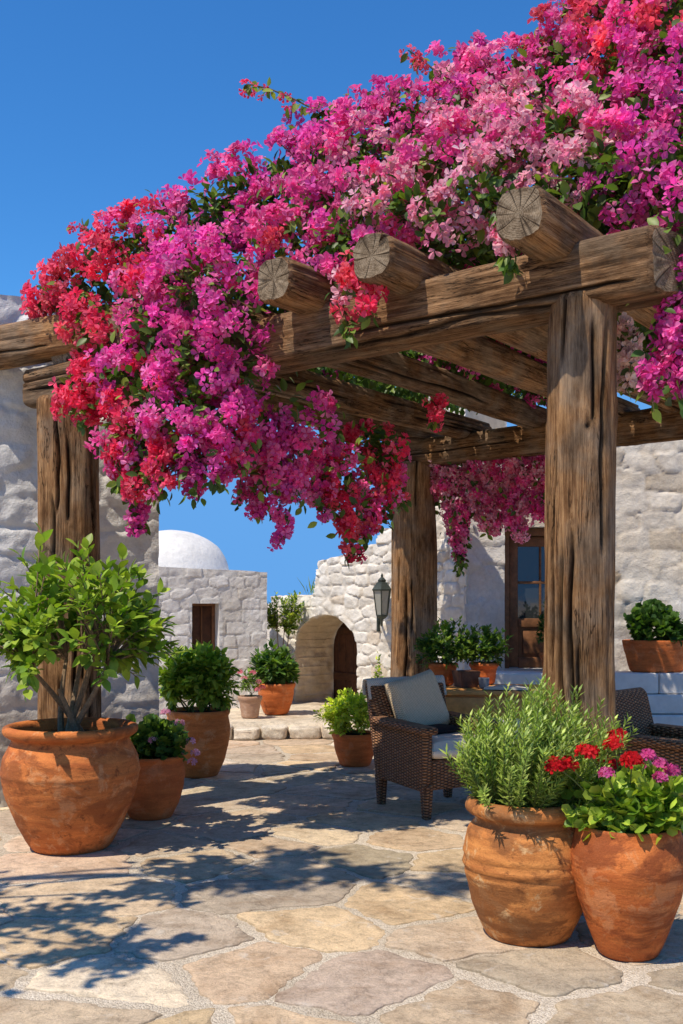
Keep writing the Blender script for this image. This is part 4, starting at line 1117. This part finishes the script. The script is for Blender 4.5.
vs = [bm.verts.new(v) for v in tap(.07, .088, 0, .13)]; vi = [bm.verts.new(v) for v in [(-.075, -.075, .13), (.075, -.075, .13), (.075, .075, .13), (-.075, .075, .13)]]; vd = [bm.verts.new(v) for v in [(-.07, -.07, .10), (.07, -.07, .10), (.07, .07, .10), (-.07, .07, .10)]]
bm.faces.new(vs[3::-1]); bm.faces.new(vd)
for i in range(4):
    j = (i + 1) % 4; bm.faces.new((vs[i], vs[j], vs[4 + j], vs[4 + i])); bm.faces.new((vs[4 + i], vs[4 + j], vi[j], vi[i])); bm.faces.new((vi[i], vi[j], vd[j], vd[i]))
bmesh.ops.bevel(bm, geom=list(bm.edges), offset=.004, segments=2, affect='EDGES')
me = bpy.data.meshes.new('box'); bm.to_mesh(me); bm.free(); link('box', me, M_DARKPOT, t)
sl = MB(); sl.box((0, 0, .103), (.138, .138, .012)); sl.build('soil', M_SOIL, t, False)
p = at(484, 0, 8.30); p[2] = TH + .003
t = pot('candle_cup', [(0, 0), (.032, 0), (.038, .01), (.042, .07), (.045, .085), (.040, .085), (.036, .04), (0, .03)], M_CERAM, None, 31, 32, .001)
t.location = p; tag(t, 'small dark grey cup on the table next to the planter box', 'cup')
p = at(507, 0, 8.2); p[2] = TH + .003
t = thing('open_book', 'open book lying on the wooden table', 'book', p, -.25)
mb = MB(); 
for s in (-1, 1):
    xs = np.linspace(0, .17, 10); zt = .012 + .016 * np.exp(-((xs - .05) / .06) ** 2)
    V = []; 
    for x_, z_ in zip(xs, zt):
        for y_ in (-.11, .11): V += [(s * x_, y_, z_), (s * x_, y_, .004)]
    V = np.array(V); q = []
    for i in range(9):
        a = 4 * i; q += [[a, a + 4, a + 6, a + 2], [a + 1, a + 3, a + 7, a + 5], [a, a + 1, a + 5, a + 4], [a + 2, a + 6, a + 7, a + 3]]
    q += [[36, 37, 39, 38], [0, 2, 3, 1]]
    mb.add(V, [np.array(q)])
mb.build('pages', M_PAPER, t, True, 40)
bevelled('cover', [((0, 0, .002), (.36, .235, .004))], M_BLACK, t, .001, 1)

p = np.array([2.08, 10.36, .695])
t = thing('potted_plant', 'slender leafy plant in a small clay pot in front of the door', 'potted plant', p)
pot('pot', scale_prof(P_CONE, 1.0, .80), M_TER3, t, 12); soil(t, .105, .155)
shrub(t, (0, 0, .16), (.0, 0, .40), (.16, .15, .27), 70, .06, 9, G_DARK, LEAF_S, 6, .004, .35, M_STEM, .03, .3, .8, .5)
p = np.array([3.10, 10.33, .695])
t = thing('planter_trough', 'wide orange terracotta planter of low green leaves on the ledge', 'potted plant', p)
pot('pot', [(0, 0), (.23, 0), (.245, .012), (.275, .13), (.30, .235), (.312, .30), (.318, .312), (.30, .318), (.288, .30), (.27, .2)], M_TER3, t, 13).scale = (1.08, .62, 1)
sl = soil(t, .285, .285); sl.scale = (1.08, .62, 1)
shrub(t, (0, 0, .29), (.0, 0, .42), (.33, .18, .25), 140, .075, 8, G_DARK + G_MID[:1], ROUND, 9, .006, .35, M_STEM, .09, .3, .8, .5, down=.4)

# climbers on the far walls
t = thing('wall_climber', 'small leafy climber growing in the corner where the two walls meet', 'climbing plant', (-.78, 12.55, .15))
shrub(t, (.04, 0, 0), (.06, .02, 1.08), (.36, .16, .30), 150, .05, 11, G_MID + G_LIME, LEAF_S, 3, .010, .35, M_BARK, .03, .35, .2, .2, down=.4)
t = thing('grass_tuft', 'tuft of wild grass growing on top of the arched wall', 'grass', (-.20, 12.68, 1.46))
lm = MB(); n = 170; q = np.column_stack([RNG.normal(size=n) * .12, RNG.normal(size=n) * .08, np.zeros(n)])
scatter(lm, tmpl_leaf(.03, .005, .2, 3), q, nrm(RNG.normal(size=(n, 3)) * .35 + np.array([0, 0, 1])), rdir(n), RNG.uniform(.08, .26, n), pick(G_LIME + G_MID, n, .2)); lm.build('blades', M_LEAF, t)
t = thing('wall_climber', 'sprig of pale green ivy at the wall below the lantern', 'climbing plant', (.40, 11.35, .1))
shrub(t, (0, 0, 0), (.0, 0, .45), (.07, .06, .26), 26, .05, 7, G_LIME + G_MID, LEAF_S, 2, .004, .3, M_STEM, .01, .3, .4, .3, down=.4)

# ------------------------------------------------------------------ wall lantern
p = at(382, 600, 11.35)
t = thing('wall_lantern', 'old dark green iron lantern on the stone wall beside the post', 'lantern', p, .4)
def hexlathe(name, prof, mat, parent, n=6, sharp=25):
    V = [(r * math.cos(2 * math.pi * k / n), r * math.sin(2 * math.pi * k / n), z) for r, z in prof for k in range(n)]
    idx = np.arange(len(prof) * n).reshape(-1, n); q = np.stack([idx[:-1], np.roll(idx[:-1], -1, 1), np.roll(idx[1:], -1, 1), idx[1:]], -1).reshape(-1, 4)
    return link(name, np_mesh(name, np.array(V), [q, idx[0][::-1][None], idx[-1][None]], None, True, sharp), mat, parent)
hexlathe('glass', [(.062, -.16), (.098, .10)], M_LAMPGLASS, t)
hexlathe('cap', [(.115, .10), (.118, .115), (.075, .17), (.070, .185), (.045, .195), (.05, .215), (.03, .235), (.012, .25), (.016, .265), (.004, .29)], M_IRON, t)
hexlathe('base', [(.02, -.21), (.045, -.195), (.068, -.175), (.070, -.16)], M_IRON, t)
fm = MB()
for k in range(6):
    a = 2 * math.pi * k / 6; fm.tube(np.array([(.065 * math.cos(a), .065 * math.sin(a), -.16), (.101 * math.cos(a), .101 * math.sin(a), .10)]), .006, .006, 6)
fm.build('cage', M_IRON, t)
ar = MB(); ar.tube(np.array([(0, 0, -.2), (.02, .05, -.27), (.06, .14, -.28), (.10, .24, -.24)]), .012, .012, 8); ar.box((.105, .25, -.24), (.10, .03, .22), .2); ar.build('bracket', M_IRON, t)

# ------------------------------------------------------------------ furniture
def cushion(name, size, mat, parent, puff=.35, seed=0, nx=26, ny=26):
    w_, d_, h_ = size
    u = np.linspace(-1, 1, nx); v = np.linspace(-1, 1, ny); Uu, Vv = np.meshgrid(u, v)
    e = (1 - np.abs(Uu) ** 6) * (1 - np.abs(Vv) ** 6)
    th = np.clip(e, 0, 1) ** puff
    wr = .05 * (fbm(Uu * 2 + 5, Vv * 2 + seed, seed, 3) - .47)
    fx = Uu * (1 - .04 * (1 - Vv ** 2) * 0) ; pin = 1 - .05 * np.abs(Uu * Vv)
    X = fx * w_ / 2 * (1 - .03 * np.cos(Vv * np.pi / 2)); Y = Vv * d_ / 2 * (1 - .03 * np.cos(Uu * np.pi / 2))
    Zt = h_ / 2 * th * (1 + wr * 2); Zb = -h_ / 2 * th
    V = np.concatenate([np.stack([X, Y, Zt], -1).reshape(-1, 3), np.stack([X, Y, Zb], -1).reshape(-1, 3)])
    i = np.arange(nx * ny).reshape(ny, nx); q = np.stack([i[:-1, :-1], i[:-1, 1:], i[1:, 1:], i[1:, :-1]], -1).reshape(-1, 4)
    bnd = np.concatenate([i[0, :], i[1:, -1], i[-1, -2::-1], i[-2:0:-1, 0]])
    sd = np.stack([bnd, bnd + nx * ny, np.roll(bnd, -1) + nx * ny, np.roll(bnd, -1)], -1)
    return link(name, np_mesh(name, V, [q, q[:, ::-1] + nx * ny, sd], None, True, None), mat, parent)

def make_chair(label):
    t = thing('wicker_armchair', label, 'armchair', group='wicker armchairs around the table')
    W2, = (.31,)
    for sx in (-1, 1):
        x0, x1 = sx * W2, sx * (W2 - .065)
        prism('side_panel', [(-.30, .17), (.27, .19), (.31, .56), (-.315, .555)], min(x0, x1), max(x0, x1), M_WICK, t, .018, 3)
        bevelled('armrest', [((sx * (W2 - .025), -.02, .575), (.125, .66, .05), (math.radians(1.5), 0, 0))], M_WICK, t, .022, 4)
        for (y_, ly) in ((-.285, -.02), (.255, .03)):
            bm = bmesh.new()
            vs = [bm.verts.new((sx * (W2 - .032) + a * .024, y_ + ly * 0 + b * .024, 0)) for a, b in ((-1, -1), (1, -1), (1, 1), (-1, 1))]
            vt = [bm.verts.new((sx * (W2 - .032) + a * .035, y_ + b * .033, .22)) for a, b in ((-1, -1), (1, -1), (1, 1), (-1, 1))]
            bm.faces.new(vs[::-1]); bm.faces.new(vt)
            for i in range(4): bm.faces.new((vs[i], vs[(i + 1) % 4], vt[(i + 1) % 4], vt[i]))
            bmesh.ops.bevel(bm, geom=list(bm.edges), offset=.006, segments=2, affect='EDGES')
            me = bpy.data.meshes.new('leg'); bm.to_mesh(me); bm.free(); link('leg', me, M_WICK, t)
    bevelled('seat_frame', [((0, -.02, .275), (.50, .55, .19))], M_WICK, t, .02, 3)
    bk = prism('backrest', [(.20, .20), (.28, .20), (.42, .80), (.405, .835), (.375, .835), (.345, .80)], -.315, .315, M_WICK, t, .02, 3)
    c = cushion('seat_cushion', (.505, .56, .13), M_CUSH, t, .22, 3); c.location = (0, -.045, .435)
    return t
ch = make_chair('brown wicker armchair with white seat cushion and grey pillow, left of the rosemary')
ch.location = (.64, 7.08, 0); fdir = (.50, -.866); ch.rotation_euler = (0, 0, math.atan2(fdir[0], -fdir[1]))
c2 = copy_tree(ch); c2['label'] = 'brown wicker armchair with white cushion at right behind the geranium'
c2.location = (2.02, 6.32, 0); c2.rotation_euler = (0, 0, math.radians(47))
def on(chair, loc): return chair.matrix_basis @ Vector(loc)
Rz = ch.rotation_euler[2]
pl = cushion('pillow', (.41, .41, .16), M_PILLOW, None, .42, 8)
me = pl.data; me.transform(Matrix.Rotation(math.radians(90), 4, 'X'))          # stands up, its face towards local -y
tag(pl, 'grey woven square pillow leaning on the back of the wicker armchair', 'pillow')
pl.matrix_basis = ch.matrix_basis @ Matrix.Translation((.015, .245, .675)) @ Matrix.Rotation(math.radians(-17), 4, 'X') @ Matrix.Rotation(math.radians(-13), 4, 'Y')
th_ = MB(); nx, ny = 40, 30; X, S = np.meshgrid(np.linspace(-.325, .325, nx), np.linspace(0, 1, ny))
path = np.array([(.335, .72), (.352, .79), (.368, .848), (.392, .860), (.425, .846), (.436, .80), (.425, .74)])
k = np.linspace(0, 1, len(path)); Yp = np.interp(S, k, path[:, 0]); Zp = np.interp(S, k, path[:, 1]) + .014 * (fbm(X * 9, S * 3, 5) - .47) * (S < .9)
i = np.arange(nx * ny).reshape(ny, nx)
th_.add(np.stack([X, Yp - .004, Zp], -1).reshape(-1, 3), [np.stack([i[:-1, :-1], i[:-1, 1:], i[1:, 1:], i[1:, :-1]], -1).reshape(-1, 4)])
o = th_.build('throw_blanket', M_THROW, None, True, None); o.matrix_basis = ch.matrix_basis.copy()
md = o.modifiers.new('thickness', 'SOLIDIFY'); md.thickness = .012
tag(o, 'light grey throw folded over the top of the wicker armchair back', 'blanket')
bag = cushion('folded_cloth', (.27, .19, .05), M_BLACK, None, .4, 4); bag.matrix_basis = ch.matrix_basis @ Matrix.Translation((.03, .03, .525)) @ Matrix.Rotation(.2, 4, 'Z')
tag(bag, 'flat black folded cloth on the white seat of the wicker armchair', 'cloth')

t = thing('wooden_table', 'honey coloured wooden table with a drawer behind the wicker armchair', 'table', (1.16, 8.42, 0), -.12)
bevelled('tabletop', [((0, 0, TH - .017), (1.02, .70, .034))], M_TABLE, t, .006, 2)
bevelled('apron', [((0, 0, TH - .125), (.88, .58, .18))], M_TABLE, t, .006, 2)
d1 = bevelled('drawer', [((-.215, -.296, TH - .125), (.41, .018, .14)), ((.215, -.296, TH - .125), (.41, .018, .14))], M_TABLE, t, .004, 2)
for sx in (-1, 1):
    for sy in (-1, 1): bevelled('leg', [((sx * .42, sy * .27, (TH - .215) / 2), (.06, .06, TH - .215))], M_TABLE, t, .006, 2)

# ------------------------------------------------------------------ tree just outside the left edge, whose branches shade the paving
T_ = thing('shade_tree', 'leafy tree just past the left edge whose branches shade the paving', 'tree', (-3.9, 3.3, 0))
tb = MB(); tb.tube(np.array([(0, 0, 0), (.05, .1, .9), (.0, .2, 1.9), (.15, .3, 2.7), (.35, .3, 4.4)]), .13, .06, 10)
lm = MB()
heads = [(1.75, -.25, 3.05, .40), (1.35, .10, 3.15, .36), (1.95, 1.02, 3.05, .36), (1.75, .55, 3.2, .35), (1.05, -.75, 3.05, .46), (.5, .2, 3.5, .6), (.9, -1.4, 3.1, .4), (2.15, -.30, 5.9, .34), (1.85, .15, 5.2, .36), (1.70, .50, 5.0, .32), (1.2, -.1, 5.6, .4)]
for (hx, hy, hz_, hr) in heads:
    hp = np.array([hx, hy, hz_]); tb.tube(bez(np.array([.1, .3, 2.5]) if hz_ < 4 else np.array([.34, .3, 4.3]), np.array([hx * .5, hy * .5 + .2, 3.2 if hz_ < 4 else hz_ - .1]), hp, 10), .022, .008, 6)
    for k in range(34):
        tp = hp + rdir(1)[0] * hr * np.array([1, 1, .55]) * RNG.uniform(.5, 1.1)
        P = bez(hp, (hp + tp) / 2 + np.array([0, 0, .06]), tp, 8); tb.tube(P, .006, .002, 4, cap=False)
        m = 9; a = RNG.integers(2, 8, m); dv = rdir(m)
        scatter(lm, LEAF, P[a], nrm(dv + nrm(tp - hp) * .5), nrm(rdir(m) * .5 + np.array([0, 0, 1])), RNG.uniform(.06, .10, m), pick(G_MID, m, .2))
tb.build('trunk', M_BARK, T_); lm.build('crown', M_LEAF, T_)
